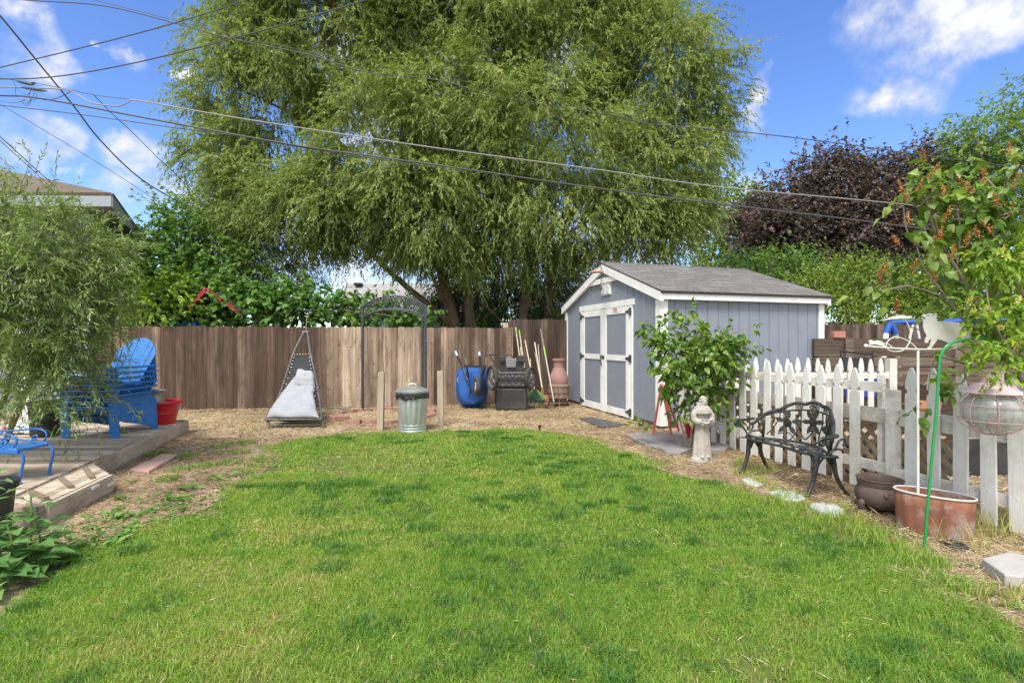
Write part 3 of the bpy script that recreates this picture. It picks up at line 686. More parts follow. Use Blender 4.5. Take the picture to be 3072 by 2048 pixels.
m_bluet = M('blue tote', (.03,.06,.32), (.05,.09,.4), rough=.4)
q = w(2585,1108,7.7); tt = thing('storage_bin', 'blue storage bin showing through the black chair frame', 'bin', (q.x-.02,7.7,.515))
b = MB(); b.box((q.x-.02,7.78,.66), (.38,.30,.29), taper=1.08); part('body', b, m_bluet, tt, bev=.02); b = MB(); b.box((q.x-.02,7.78,.82), (.44,.36,.035)); part('lid', b, m_white, tt, bev=.01)

# swing set beyond the fence
m_bl = M('blue enamel', (.02,.08,.36), (.03,.11,.42), rough=.4); m_wh = M('white enamel', (.7,.7,.69), rough=.4)
ss = thing('swing_set', 'metal swing set with blue top bar and white legs past the timber wall', 'swing set', (8.5,9.25,0))
a_ = w(2672,967,9.25); e_ = w(3300,955,9.25)
b = MB(); b.tube([a_, e_], .042, 12); part('top_bar', b, m_bl, ss, smooth=True)
for p in (a_, Vector((a_.x+3.0,9.25,a_.z+.06))):
    for sx in (-.16,.16):
        b = MB(); b.tube([p, p+Vector((sx*.55,0,-.2))], .055, 10); part('joint', b, m_bl, ss, smooth=True)
        b = MB(); b.tube([p+Vector((sx*.5,0,-.17)), Vector((p.x+sx*3.2,9.25+sx*2.5,0.05))], .045, 10); part('leg', b, m_wh, ss, smooth=True)
b = MB(); p = w(2745,962,9.25)
b.tube([p+Vector((-.12,0,-.42)), p+Vector((-.03,0,-.02)), p+Vector((.02,0,-.02)), p+Vector((.11,0,-.5))], .022, 8); part('hanger', b, m_wh, ss)
# ------------------------------------------------------------------ trees and shrubs
m_bark = M('willow bark', (.10,.075,.052), (.26,.20,.145), scale=6, rough=.95, bump=.9, bscale=22, stretch=(3,3,.6), spec=.1, dirt=(.19,.09,.045), dscale=1.4, damt=.5)
m_twig = M('twig bark', (.15,.125,.09), (.30,.26,.20), scale=12, rough=.9, bump=.3, spec=.1)
m_dkbark = M('dark bark', (.045,.035,.03), (.11,.09,.07), scale=8, rough=.9, bump=.5, spec=.1)
lm_willow = leafmat('willow leaves', [(0, (.08,.125,.028)), (.35, (.165,.225,.055)), (.65, (.27,.325,.095)), (.9, (.38,.42,.16)), (1, (.46,.42,.17))], trans=.38)
lm_maple = leafmat('maple leaves', [(0, (.045,.105,.018)), (.5, (.10,.205,.034)), (1, (.22,.33,.065))], trans=.35)
lm_lime = leafmat('lime leaves', [(0, (.11,.21,.02)), (.5, (.20,.33,.03)), (1, (.34,.44,.06))], trans=.4)
lm_pale = leafmat('pale leaves', [(0, (.12,.18,.05)), (.5, (.22,.29,.10)), (1, (.34,.39,.18))], trans=.35)
lm_vine = leafmat('grape leaves', [(0, (.045,.115,.02)), (.5, (.105,.225,.04)), (.9, (.20,.32,.08)), (1, (.33,.36,.15))], trans=.35)
lm_purple = leafmat('purple maple leaves', [(0, (.050,.042,.038)), (.5, (.098,.078,.068)), (.9, (.18,.13,.105)), (1, (.26,.15,.10))], trans=.2)
lm_hedge = leafmat('hedge leaves', [(0, (.07,.13,.02)), (.5, (.165,.25,.04)), (1, (.33,.38,.07))], trans=.35)
lm_green = leafmat('green tree leaves', [(0, (.07,.14,.025)), (.5, (.15,.25,.05)), (1, (.30,.38,.10))], trans=.38)
lm_dark = leafmat('dark shrub leaves', [(0, (.03,.06,.012)), (.5, (.065,.12,.024)), (1, (.12,.19,.045))], trans=.3)
lm_sand = leafmat('narrow grey green leaves', [(0, (.07,.125,.035)), (.4, (.155,.235,.065)), (.75, (.29,.365,.135)), (1, (.45,.50,.26))], trans=.35)
lm_lilac = leafmat('lilac leaves', [(0, (.06,.13,.018)), (.5, (.135,.235,.035)), (.85, (.24,.34,.06)), (1, (.32,.37,.14))], trans=.35, rough=.4, spec=.4)
lm_pan = leafmat('dead lilac panicles', [(0, (.20,.075,.025)), (.5, (.42,.17,.055)), (1, (.58,.29,.10))], trans=.2)
lm_honey = leafmat('honeysuckle flowers', [(0, (.70,.46,.06)), (.5, (.78,.64,.16)), (1, (.80,.78,.52))], trans=.3)

def lobes(lst, dz=None):
    out = []
    for l in lst:
        x, y, d, rx, ry = l[:5]; c = w(x, y, d); rd = l[5] if len(l) > 5 else (rx+ry)/2*d/F
        out.append((tuple(c), (rx*d/F, rd, ry*d/F), l[6] if len(l) > 6 else 1))
    return out
def limb(b, pts, r0, r1, n=7, seg=5):
    P = bez(pts, seg); m = len(P); b.tube(P, [r0 + (r1-r0)*(i/(m-1))**.8 for i in range(m)], n)
def plant(name, label, cat, loc, trunkmat, leafm, lbs, trunk=None, crown='crown', group=None, extra=0, tips=.008, **kw):
    t = thing(name, label, cat, loc, group=group)
    V, Fs, T, O = sprays(lbs, **kw)
    np_obj(crown, V, Fs, T, leafm, t)
    if trunk is not None:
        b = MB(); bases = []
        for pts, r0, r1 in trunk:
            limb(b, pts, r0, r1); bases += bez(pts, 4)[4:]
        if extra:
            Bp = np.array([tuple(p) for p in bases])
            for k in rng.choice(len(O), min(extra, len(O)), replace=False):
                o = O[k]; dd = np.linalg.norm(Bp - o + np.array([0,0,.25])*np.maximum(0, Bp[:,2:]-o[2]), axis=1); j = int(dd.argmin()); a = Vector(Bp[j]); e = Vector(o)
                mid = (a+e)/2 + Vector((0,0,(e-a).length*.14)) + Vector(rng.normal(0,.06,3)); limb(b, [a, mid, e], tips*2.6, tips*.6, 4, 4)
        part('trunk', b, trunkmat, t, smooth='all')
    return t, O

D = 14.5
def wl(pts, d=D): return [w(x, y, d + (q[0] if q else 0)) for x, y, *q in pts]
tr = [(wl([(1400,1170),(1362,975),(1325,815),(1290,640,.3),(1240,450,.4),(1200,250,.3),(1180,20)]), .22, .04),
      (wl([(1420,1170),(1411,978),(1400,840),(1392,730),(1400,560),(1350,350,.5),(1290,150,.5),(1277,-120,.6)]), .19, .035),
      (wl([(1555,1170,.4),(1568,950,.4),(1590,780),(1560,560),(1545,344),(1606,184),(1683,96),(1750,-60)]), .19, .035),
      (wl([(1625,1170,.8),(1640,950,.6),(1670,760),(1760,560),(1900,400),(2050,280)]), .15, .025),
      (wl([(1362,975),(1215,856,-.6),(1097,749,-.9),(950,640,-1),(800,540,-.8),(700,480)]), .10, .02),
      (wl([(1325,815),(1180,600),(1020,430,.3),(850,330),(700,260)]), .12, .02),
      (wl([(1590,780),(1700,640,-.4),(1850,560,-.8),(2050,520,-.5)]), .09, .02),
      (wl([(1400,560),(1480,330,1),(1520,120,1),(1530,-140,1)]), .11, .03),
      (wl([(1290,640),(1130,420,-.8),(1050,220,-.6),(1000,30,-.3)]), .08, .02),
      (wl([(1560,560),(1700,340,-.5),(1840,200,-.3),(1950,80)]), .08, .02),
      (wl([(1326,905,-.3),(1296,825,-.9),(1230,700,-1.4),(1150,600,-1.6)]), .07, .02),
      (wl([(1640,950,.6),(1560,1000,-.2),(1480,940,-.4),(1440,900,-.5)]), .03, .01)]
WLB = lobes([(1050,130,14.2,250,230),(1020,-120,14.6,330,200),(790,270,13.9,185,170),(740,80,14.2,130,140),(760,480,13.6,150,120),(700,600,13.4,110,100),(880,640,13.2,190,120),(840,480,14.4,170,110,1.3,.6),
   (1170,440,12.7,210,190),(1100,600,12.8,230,130),(1380,120,14.6,270,260),(1400,-160,15,420,230),(1690,110,14.6,260,240),(1740,-150,15,330,180),(1950,240,14.2,190,200),(2080,330,13.9,110,150),(2090,470,13.7,90,110),
   (1620,420,12.9,270,200),(1920,520,13.4,210,150),(2030,640,13.5,100,90),(1340,630,12.7,250,150),(1640,640,12.9,290,130),(1880,690,13.4,200,80),(1330,330,12.9,200,160),(1480,480,13.3,180,160),
   (1500,760,14.0,250,80,.9,.6),(1230,740,13.4,110,70,.9,.8),(1600,880,15.2,120,80,.7,.4),(1440,910,14.0,70,50,.5,.25),(1300,930,13.7,60,40,.5,.25),(950,710,13.2,130,60),(620,420,13.8,70,100,.8,.6),(640,250,13.9,70,70,.8,.6)])
VOIDS = [(w(860,385,13.6), (.75,2.6,.5)), (w(1180,425,14.5), (.35,4,.28)), (w(960,170,14.4),(.6,1.2,.5)), (w(1105,820,13.9),(1.1,2.5,.5)), (w(880,560,13.8),(.6,2.,.25)), (w(2150,560,13.8),(.5,1.5,.4)), (w(1640,330,13.2),(.35,1.4,.35)), (w(1290,880,13.5),(.5,1.4,.5)), (w(1480,200,14.2),(.4,2,.5)),(w(1760,390,14),(.35,2,.3)),(w(1250,640,12.6),(.4,1.2,.3)),(w(1720,800,13.5),(.8,2,.25))]
plant('willow_tree', 'huge spreading willow tree with drooping foliage behind the back fence', 'tree', w(1420,1170,D), m_bark, lm_willow, WLB, tr,
      ncl=8600, ntw=7, nlf=17, tlen=.5, droop=.3, Ln=.115, Wd=.029, voids=VOIDS, shell=.5, hang=.4, leafdroop=.25, outward=.9, tvar=.17, extra=420, clr=.12, tips=.010, nsub=620, rsub=.6)

# left of the willow, beyond the fence
plant('maple_tree', 'dense dark green leafy tree beside the grey house', 'tree', w(600,1172,12.4), m_dkbark, lm_maple,
      lobes([(560,690,12.4,110,80),(500,800,12.2,110,100),(620,770,12.2,110,100),(680,860,12,110,90),(560,890,11.8,130,80),(460,880,11.8,70,80)]),
      [([w(600,1172,12.4), w(590,1000,12.4), w(580,850,12.4), w(560,700,12.4)], .09, .02), ([w(590,960,12.4), w(660,850,12.3), w(700,800,12.3)], .05, .015)],
      ncl=420, ntw=5, nlf=8, tlen=.4, droop=.1, Ln=.095, Wd=.075, kind='broad', shell=.5, hang=.15, extra=50)
plant('feathery_tree', 'feathery pale green tree between the maple and the willow', 'tree', w(690,1185,12.9), m_dkbark, lm_pale,
      lobes([(700,690,12.9,90,80),(690,790,12.9,110,90),(800,800,13,110,70),(870,860,13,90,60),(620,640,12.9,50,50)]),
      [([w(690,1185,12.9), w(688,900,12.9), w(700,760,12.9), w(705,660,12.9)], .06, .015), ([w(688,900,12.9), w(780,840,13), w(850,800,13)], .04, .012)],
      ncl=300, ntw=6, nlf=10, tlen=.5, droop=.2, Ln=.085, Wd=.026, hang=.3, extra=60)
plant('lime_shrub', 'bright yellow green shrub at the left end of the back fence', 'shrub', w(470,1200,10.6), m_dkbark, lm_lime,
      lobes([(480,880,10.7,55,75),(430,930,10.6,60,60),(510,940,10.7,50,60),(400,860,10.5,40,50)]), [([w(470,1220,10.7), w(475,1050,10.7), w(480,880,10.7)], .03, .01)],
      ncl=90, ntw=4, nlf=8, tlen=.3, droop=.1, Ln=.09, Wd=.05, kind='broad', hang=.1)
plant('grape_vine', 'broad leaved grape vine growing along the top of the back fence', 'vine', w(900,1200,11.2), m_twig, lm_vine,
      lobes([(560,945,11.3,90,36,.4),(690,930,11.4,100,46,.4),(800,922,11.5,110,52,.4),(920,925,11.6,110,50,.4),(1040,938,11.7,100,40,.4),(1140,945,11.8,90,34,.4),(1240,952,11.9,70,28,.4),(640,885,11.5,50,24,.3),(850,885,11.5,60,22,.3),(610,840,11.9,45,32,.35)]),
      [([w(700,1215,11.3), w(720,1050,11.3), w(800,950,11.3), w(1000,930,11.4), w(1200,950,11.5)], .03, .01), ([w(720,1050,11.3), w(620,930,11.2), w(540,940,11.1)], .025, .01)],
      crown='foliage', ncl=420, ntw=3, nlf=5, tlen=.22, droop=.0, Ln=.115, Wd=.115, kind='broad', shell=.35, hang=.1, leafdroop=.55, outward=.5, up=.2)
plant('dark_shrub', 'dark shrub thicket under the willow behind the fence', 'shrub', w(1500,1150,16.5), m_dkbark, lm_dark,
      lobes([(1500,920,16.2,150,80),(1650,900,16,110,90),(1390,930,16.3,90,70),(1580,800,16.8,170,80),(1270,950,16,90,50),(1420,830,17,120,70)]), [([w(1500,1170,16.5), w(1510,1000,16.5), w(1530,850,16.5)], .06, .02)],
      ncl=620, ntw=6, nlf=9, tlen=.5, droop=.2, Ln=.13, Wd=.04, hang=.3)

# right side background
plant('purple_maple', 'dark purple leaved maple tree behind the shed', 'tree', w(2590,1120,22), m_dkbark, lm_purple,
      lobes([(2360,600,21.8,85,75,1.5,1.4),(2310,700,21.8,70,80,1.5,1.4),(2460,560,21.8,100,75,1.5,1.3),(2780,520,21.8,120,85,1.5,1.3),(2560,605,22,130,105),(2730,605,22,130,100),(2830,545,22.3,75,75),(2450,645,22,105,90),(2370,665,22,85,80),(2480,705,21.6,150,110),(2650,685,21.6,170,130),(2820,705,22,110,130),(2420,805,21.8,120,70),(2600,825,21.8,170,60),(2330,745,22,60,80),(2640,535,22,70,60),(2480,565,22,70,55),(2900,625,22,60,90),(2560,695,21.4,150,110)]),
      [([w(2590,1120,22), w(2590,850,22), w(2600,700,22), w(2620,520,22)], .3, .06), ([w(2590,850,22), w(2480,720,22), w(2440,560,22)], .16, .04), ([w(2590,850,22), w(2740,700,22), w(2800,520,22)], .16, .04)],
      ncl=2300, ntw=7, nlf=9, tlen=.45, droop=.1, Ln=.13, Wd=.085, hang=.1, shell=.55, extra=60, tvar=.3, clr=.3, nsub=150, rsub=.8, up=.15)
plant('lime_green_tree', 'yellow green open tree between the willow and the purple maple', 'tree', w(2220,1110,27), m_dkbark, lm_green,
      lobes([(2200,620,27,95,70),(2150,700,27,80,80),(2260,720,27,95,80),(2180,800,26.5,120,60),(2330,820,26,90,40)]),
      [([w(2220,1110,27), w(2220,850,27), w(2210,700,27), w(2200,600,27)], .16, .04), ([w(2220,850,27), w(2290,720,27)], .08, .03)],
      ncl=260, ntw=6, nlf=8, tlen=.8, droop=.1, Ln=.22, Wd=.12, hang=.1, extra=40, clr=.3)
plant('locust_tree', 'tall light green tree at the right edge behind the purple maple', 'tree', w(3080,1130,19.5), m_twig, lm_green,
      lobes([(2950,420,19.5,95,80),(3050,380,19.5,110,90),(2920,510,19.3,70,60),(3040,540,19.3,110,80),(3100,290,19.5,70,60),(2960,620,19,90,60),(3160,450,19.5,120,160),(3000,720,19,120,80)]),
      [([w(3100,1130,19.5), w(3090,850,19.5), w(3020,640,19.5), w(2960,520,19.5), w(2930,420,19.5)], .18, .03), ([w(3060,720,19.5), w(3080,520,19.5), w(3090,350,19.5)], .12, .03)],
      ncl=300, ntw=6, nlf=9, tlen=.75, droop=.15, Ln=.17, Wd=.075, hang=.2, extra=50, clr=.25)
plant('hedge', 'yellow green leafy hedge above the right hand fence', 'hedge', w(2750,1130,13.5), m_dkbark, lm_hedge,
      lobes([(2440,880,13.3,70,60),(2540,850,13.4,90,70),(2650,870,13.4,100,80),(2760,880,13.4,100,80),(2880,860,13.4,110,90),(3000,850,13.4,120,100),(3120,850,13.4,110,100),(2480,940,13,100,50),(2640,950,13,120,50),(2800,950,13,120,50),(2960,950,13,120,50),(3080,950,13,100,50)]),
      [([w(x,1160,13.5), w(x,960,13.5), w(x+10,860,13.5)], .04, .012) for x in (2450,2640,2820,3000)],
      crown='foliage', ncl=1550, ntw=5, nlf=8, tlen=.28, droop=0, Ln=.075, Wd=.045, hang=.05, up=.3, shell=.55, clr=.14)
plant('green_shrub', 'small green sapling showing above the shed roof', 'shrub', w(2320,1130,15.5), m_twig, lm_maple,
      lobes([(2290,800,15.5,70,45),(2370,790,15.5,50,60),(2200,790,15.5,60,30),(2440,830,15,40,50)]), [([w(2320,1130,15.5), w(2320,900,15.5), w(2310,780,15.5)], .05, .015)],
      ncl=130, ntw=5, nlf=8, tlen=.35, droop=0, Ln=.10, Wd=.05, hang=.1)

# foreground narrow leaved shrub on the left
sb = w(-150,1290,5.2)
plant('willow_shrub', 'big narrow leaved willow shrub arching over the deck from the left', 'shrub', (sb.x,sb.y,.18), m_twig, lm_sand,
      lobes([(30,680,4.9,130,120),(170,740,5.0,150,110),(60,830,4.8,150,110),(230,860,5.1,140,110),(120,960,4.9,150,110),(265,970,5.2,70,70,.4,.8),(190,1080,5.1,95,80),(70,1080,4.9,120,110),(300,1120,5.2,40,50,.2,.45),(250,1210,5.1,50,40,.2,.4),(60,1230,4.7,90,60,.3,.6),(310,770,5.2,60,50,.3,.4),(110,560,5,100,40,.3,.35),(350,900,5.3,40,50,.2,.4),(-120,850,5,180,320,.8)]),
      [([Vector((sb.x+k*.12,sb.y+k*.05,.18)), w(-60+k*70,1020,5.1), w(-20+k*100,800+k*20,5.0), w(20+k*120,620+k*60,5.0)], .03, .006) for k in range(4)] + [([w(-60,1050,5.1), w(90,1000,5.0), w(220,1050,5.1), w(300,1180,5.2)], .014, .004)],
      crown='foliage', ncl=560, ntw=8, nlf=17, tlen=.27, droop=.0, Ln=.064, Wd=.0105, shell=.25, hang=.25, leafdroop=.05, outward=.7, tvar=.22, extra=190, clr=.06, tips=.003, curl=.1)
# long top wisps
V_ = []; b = MB(); wt_ = [o for o in COL.objects if o.name == 'willow_shrub'][0]
for (pts, dd) in [([(-20,760),(50,620),(100,520),(140,440)],4.9),([(60,700),(110,580),(160,545),(172,455)],5),([(0,640),(60,560),(90,470),(60,430)],4.9),([(250,720),(320,640),(360,655),(365,680)],5.1),([(300,830),(380,770),(430,740),(430,735)],5.2),([(330,1000),(390,1010),(410,960),(405,990)],5.3),([(240,1200),(290,1290),(300,1370),(290,1420)],5.1),([(180,1180),(225,1290),(235,1370),(215,1440)],5.0),([(300,1180),(380,1210),(410,1250),(420,1240)],5.2),([(90,640),(190,600),(240,600),(215,590)],5)]:
    P = bez([w(x,y,dd) for x, y in pts], 9); b.tube(P, .0028, 4)
    q = np.repeat(np.array([tuple(p) for p in P[4:]]), 2, 0) + rng.normal(0,.006,(2*len(P[4:]),3)); n = len(q)
    tg = np.array([tuple((P[min(i+1,len(P)-1)]-P[i-1]).normalized()) for i in range(4,len(P))]).repeat(2,0)
    V, Fs = leaves(q, norm(tg*.6+rsph(n)*.7), rsph(n), .065*(.6+.6*rng.random(n)), np.full(n,.011), 'slim', .1); V_.append((V, Fs, np.repeat(np.clip(.5+rng.normal(0,.2,n),0,1),4)))
V, Fs, T = merge(V_); np_obj('leaf', V, Fs, T, lm_sand, wt_)['kind'] = 'stuff'; part('branch', b, m_twig, wt_)['kind'] = 'stuff'

# lilac bush before the shed
def lb(pts, d=6.3): return [w(x, y, d + (q[0] if q else 0)) for x, y, *q in pts]
stems = [(lb([(2068,1356),(2075,1270),(2060,1150),(2045,1040),(2048,935)]), .016, .004), (lb([(2064,1356),(2040,1260),(2010,1150),(1985,1060)]), .013, .004), (lb([(2074,1356),(2100,1260),(2130,1150),(2180,1060),(2200,1000)]), .014, .004), (lb([(2075,1350),(2120,1290),(2180,1260,-.1),(2215,1255,-.1)]), .008, .003), (lb([(2062,1354),(2020,1310,.1),(1960,1290,.2),(1940,1270,.2)]), .006, .003), (lb([(2070,1340),(2120,1200),(2150,1100)]), .012, .004)]
plant('lilac_bush', 'leafy lilac bush growing beside the statue before the shed corner', 'shrub', lb([(2068,1356)])[0], m_twig, lm_lilac,
      lobes([(2048,935,6.3,32,28,.12,.45),(2030,1005,6.3,75,55),(1960,1020,6.3,40,45,.2,.7),(2110,1030,6.3,70,60),(2196,1005,6.3,32,40,.12,.5),(2170,1070,6.2,70,50),(2010,1080,6.2,85,60),(2100,1110,6.2,100,70),(2060,1180,6.3,95,55),(2150,1150,6.3,50,45),(2040,1250,6.2,28,40,.15,.45),(2200,1255,6.1,28,30,.1,.4),(1940,1288,6.5,22,20,.1,.35),(2105,1240,6.5,30,40,.12,.35)]),
      stems, crown='foliage', ncl=190, ntw=3, nlf=5, tlen=.15, droop=0, Ln=.085, Wd=.052, kind='broad', shell=.3, hang=.2, leafdroop=.3, outward=.6, up=.15, clr=.05, extra=60, tips=.003, curl=.25)
lil = [o for o in COL.objects if o.name == 'lilac_bush'][0]
def panicles(spots, n, r, sz, name, mat, parent, tl=3.2):
    A = []
    for (x, y, d) in spots:
        c = np.array(w(x, y, d)); ax = norm((rsph(1)*.5 + np.array([0,0,.9])))[0]; s = rng.random(n)
        P = c + ax*(s[:,None]-.5)*r*tl + rsph(n)*r*(1.05-s[:,None])*rng.random(n)[:,None]**.5
        V, Fs = leaves(P, norm(rsph(n)+ax), rsph(n), sz*(.6+.8*rng.random(n)), np.full(n, sz*.42), 'slim', .2); A.append((V, Fs, np.repeat(rng.random(n), 4)))
    V, Fs, T = merge(A); np_obj(name, V, Fs, T, mat, parent)['kind'] = 'stuff'
panicles([(2000,1085,6.1),(2045,1110,6.1),(2040,1160,6.1),(2115,1020,6.1),(2148,1095,6.1)], 40, .03, .016, 'panicle', lm_pan, lil)

# lilac with dead panicles, entwined with honeysuckle, at the right edge
base = Vector((3.95,3.55,0))
def lr(pts, d=3.5): return [w(x, y, d + (q[0] if q else 0)) for x, y, *q in pts]
st2 = [([base] + lr([(3180,1300),(3060,1130),(2990,1040),(2940,930),(2890,840),(2830,740),(2790,650),(2800,560)]), .026, .006), (lr([(2985,1035),(2900,970),(2830,880),(2770,800),(2750,740)]), .012, .004),
       ([base + Vector((.15,.1,0))] + lr([(3220,1100),(3080,900),(3010,780),(2985,680),(3020,560),(3070,470)]), .02, .005), (lr([(2850,770),(2760,740),(2720,690),(2710,620)]), .009, .004), (lr([(2870,800),(2880,700),(2870,620)]), .009, .004),
       (lr([(3010,780),(2970,700),(2930,650)]), .008, .003), (lr([(2960,1110,.2),(2880,1050,.25),(2760,990,.3),(2640,960,.3)]), .008, .003), (lr([(2830,890),(2740,860),(2690,860)]), .006, .003), (lr([(3040,1190,-.1),(2960,1120,-.1),(2900,1090,-.1)]), .008, .004)]
plant('lilac_tree', 'lilac with rusty dead flower heads leaning in from the right', 'shrub', base, m_twig, lm_lilac,
      lobes([(2740,575,3.5,75,45),(2850,560,3.5,95,50),(2940,590,3.5,60,60),(2750,690,3.5,70,45,.2,.8),(2870,660,3.5,80,50),(3010,600,3.5,60,70),(3055,470,3.5,45,70),(2990,720,3.5,80,70),(2880,770,3.6,70,50,.25,.7),(2720,830,3.6,60,35,.2,.6),(3050,820,3.5,70,90),(2900,890,3.7,90,50,.25,.6),(3000,930,3.4,80,60),(3060,1010,3.3,50,60),(2800,1010,3.5,60,20,.1,.35),(2790,1150,3.6,40,50,.1,.35),(2870,1180,3.7,30,60,.1,.3),(3110,650,3.5,60,250,.3,.5)]),
      st2, crown='foliage', ncl=105, voids=[(w(2845,985,3.5),(.24,.7,.16)),(w(2640,1010,3.5),(.2,.6,.14)),(w(2960,1180,3.2),(.2,.35,.10))], ntw=3, nlf=5, tlen=.15, droop=.1, Ln=.078, Wd=.05, kind='broad', shell=.3, hang=.25, leafdroop=.25, outward=.5, clr=.05, extra=70, tips=.0035, curl=.3)
ltr = [o for o in COL.objects if o.name == 'lilac_tree'][0]
panicles([(2715,590,3.32),(2722,655,3.25),(2690,722,3.25),(2740,800,3.3),(2640,815,3.35),(2800,515,3.2),(2830,575,3.2),(2840,645,3.2),(2910,565,3.2),(2932,695,3.2),(2860,755,3.2),(2962,680,3.2),(2900,720,3.2),(3030,445,3.4),(3035,628,3.4),(2985,860,3.4),(2800,830,3.5),(2760,555,3.4),(2880,540,3.45),(2690,920,3.4),(2770,470,3.2),(2950,530,3.2),(3050,540,3.2),(2700,560,3.3),(2820,700,3.2),(2990,600,3.2),(2640,830,3.4),(2660,805,3.4)], 75, .027, .0155, 'panicle', lm_pan, ltr)
hv = thing('honeysuckle_vine', 'honeysuckle with yellow flowers twining above the hanging lantern', 'vine', base + Vector((-.1,-.25,0)))
V, Fs, T, O = sprays(lobes([(2980,780,3.3,70,40),(3050,770,3.3,40,40),(2930,940,3.25,60,35),(3020,960,3.2,60,50),(2990,1045,3.15,50,35,.12,.6),(3055,1090,3.1,30,40,.12,.5),(2960,1115,3.08,45,14,.08,.5),(3010,1120,3.08,40,16,.08,.5),(2900,1020,3.2,50,20,.1,.5)]), ncl=72, ntw=3, nlf=7, voids=[(w(2830,985,3.25),(.24,.5,.14))], tlen=.11, droop=.1, Ln=.048, Wd=.019, kind='broad', shell=.2, hang=.3, clr=.04)
np_obj('foliage', V, Fs, T, lm_lime, hv)
panicles([(2990,765,3.25),(3010,755,3.25),(3062,770,3.25),(2925,935,3.2),(2960,928,3.2),(2975,950,3.2),(2905,905,3.2),(3000,985,3.15),(3050,900,3.2),(3045,1040,3.1)], 26, .03, .022, 'flower', lm_honey, hv, 1.4)
b = MB(); 
for pts in ([base+Vector((-.1,-.25,0))] + lr([(3130,1150,-.3),(3040,1060,-.35),(2980,960,-.3),(2960,850,-.25),(2990,760,-.2)]), lr([(3040,1060,-.35),(2960,1040,-.35),(2890,1010,-.3)])): limb(b, pts, .006, .003, 5)
part('stem', b, m_twig, hv)

# leafy weed clump at the lower left corner
wc = g(-20, 1760); wp = thing('leafy_plant', 'big leaved green weed at the lower left corner of the lawn', 'plant', wc)
A = []; b = MB()
for (sx, sy, hgt, n, L, W, br) in [(-.05,.25,.42,13,.15,.05,.25),(-.12,.1,.5,12,.16,.05,.2),(.02,-.02,.22,13,.15,.125,.55),(-.02,.14,.30,12,.15,.12,.5),(.06,-.16,.14,9,.13,.115,.55),(-.1,-.1,.3,10,.15,.11,.5),(.08,.05,.12,10,.13,.11,.6),(-.02,.3,.3,12,.15,.12,.5),(.03,.16,.2,12,.16,.13,.6),(-.2,.2,.6,14,.17,.055,.25),(.12,-.05,.08,8,.12,.1,.5)]:
    o = wc + Vector((sx,sy,0)); tp_ = o + Vector((rnd(-.03,.05), rnd(-.03,.03), hgt)); b.tube(bez([o, (o+tp_)/2+Vector((.015,0,0)), tp_], 4), .005, 6)
    s = (np.arange(n)+1)/n; a = np.arange(n)*2.4 + rnd(0,6); P = np.array(o) + (np.array(tp_)-np.array(o))*s[:,None]
    Dd = np.stack([np.cos(a), np.sin(a), np.full(n,.35)], 1); P2 = P + norm(Dd)*br*.14
    for p, q in zip(P, P2): b.tube([p, q], .0025, 5)
    V, Fs = leaves(P2, Dd, np.tile(np.array([[0,0,1.]]),(n,1))+Dd*.3, L*(1.1-.5*s), W*(1.1-.45*s), 'broad', .35); A.append((V, Fs, np.repeat(np.clip(.55+rng.normal(0,.18,n),0,1), 8)))
V, Fs, T = merge(A); np_obj('leaf', V, Fs, T, leafmat('weed plant leaves', [(0,(.05,.125,.03)),(.5,(.11,.235,.06)),(1,(.21,.36,.11))], trans=.3), wp)['kind'] = 'stuff'; part('stem', b, M('green stem', (.13,.22,.05), rough=.6, bump=0), wp)

# ------------------------------------------------------------------ houses and playset beyond the fence
m_hsiding = M('grey house siding', (.23,.245,.26), (.29,.30,.315), scale=2, rough=.7, bump=.2, stretch=(.4,.4,6))
m_hroof = M('brown house shingle', (.115,.088,.07), (.21,.165,.13), scale=9, rough=.9, bump=.6, bscale=90, stretch=(1,1,6), spec=.15)
m_fascia = M('grey fascia paint', (.23,.26,.28), (.29,.325,.345), scale=5, rough=.6, bump=.1)
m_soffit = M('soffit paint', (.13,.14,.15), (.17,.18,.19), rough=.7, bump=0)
C0 = w(335,588,9.4); e1 = Vector((-1,-.03,0)).normalized(); e2 = Vector((-.571,1,0)).normalized()
hs = thing('grey_house', 'grey house with brown shingle roof rising behind the willow shrub', 'house', (C0.x,C0.y,0))
A1 = C0 + e1*9; A2 = C0 + e2*6.5; rg = C0 + e1*3.2 + e2*3.2 + Vector((0,0,1.35)); rg2 = rg + e1*6
b = MB(); b.grid([[C0, A1], [rg, rg2]], None); b.add([C0, rg, A2], [(0,1,2)]); b.add([rg, rg2, A2 + e1*9, A2], [(0,1,2,3)])
roof = part('roof', b, m_hroof, hs)
roof.modifiers.new('t', 'SOLIDIFY').thickness = .06
b = MB(); dn = Vector((0,0,-.1)); b.bar(C0+dn, A1+dn, .03, .19); b.bar(C0+dn, A2+dn, .03, .19); part('fascia', b, m_fascia, hs)
inn = (e1+e2*.0)*.0
W0 = C0 + e1*.55 + e2*.62; W0.z = 0; zt = C0.z - .2
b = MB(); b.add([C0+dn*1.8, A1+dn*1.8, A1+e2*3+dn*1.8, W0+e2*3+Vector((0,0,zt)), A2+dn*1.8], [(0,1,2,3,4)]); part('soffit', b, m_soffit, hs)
b = MB(); q1 = W0 + e1*8; q2 = W0 + e2*5.6
for k in range(24):
    z0, z1 = zt*k/24, zt*(k+1)/24
    for (p, q, nn) in ((W0, q1, Vector((0,-1,0))), (W0, q2, Vector((.868,.496,0)))):
        b.add([p+nn*.018+Vector((0,0,z0)), q+nn*.018+Vector((0,0,z0)), q+Vector((0,0,z1)), p+Vector((0,0,z1)), p+Vector((0,0,z0)), q+Vector((0,0,z0))], [(0,1,2,3),(0,4,5,1)])
part('wall', b, m_hsiding, hs)
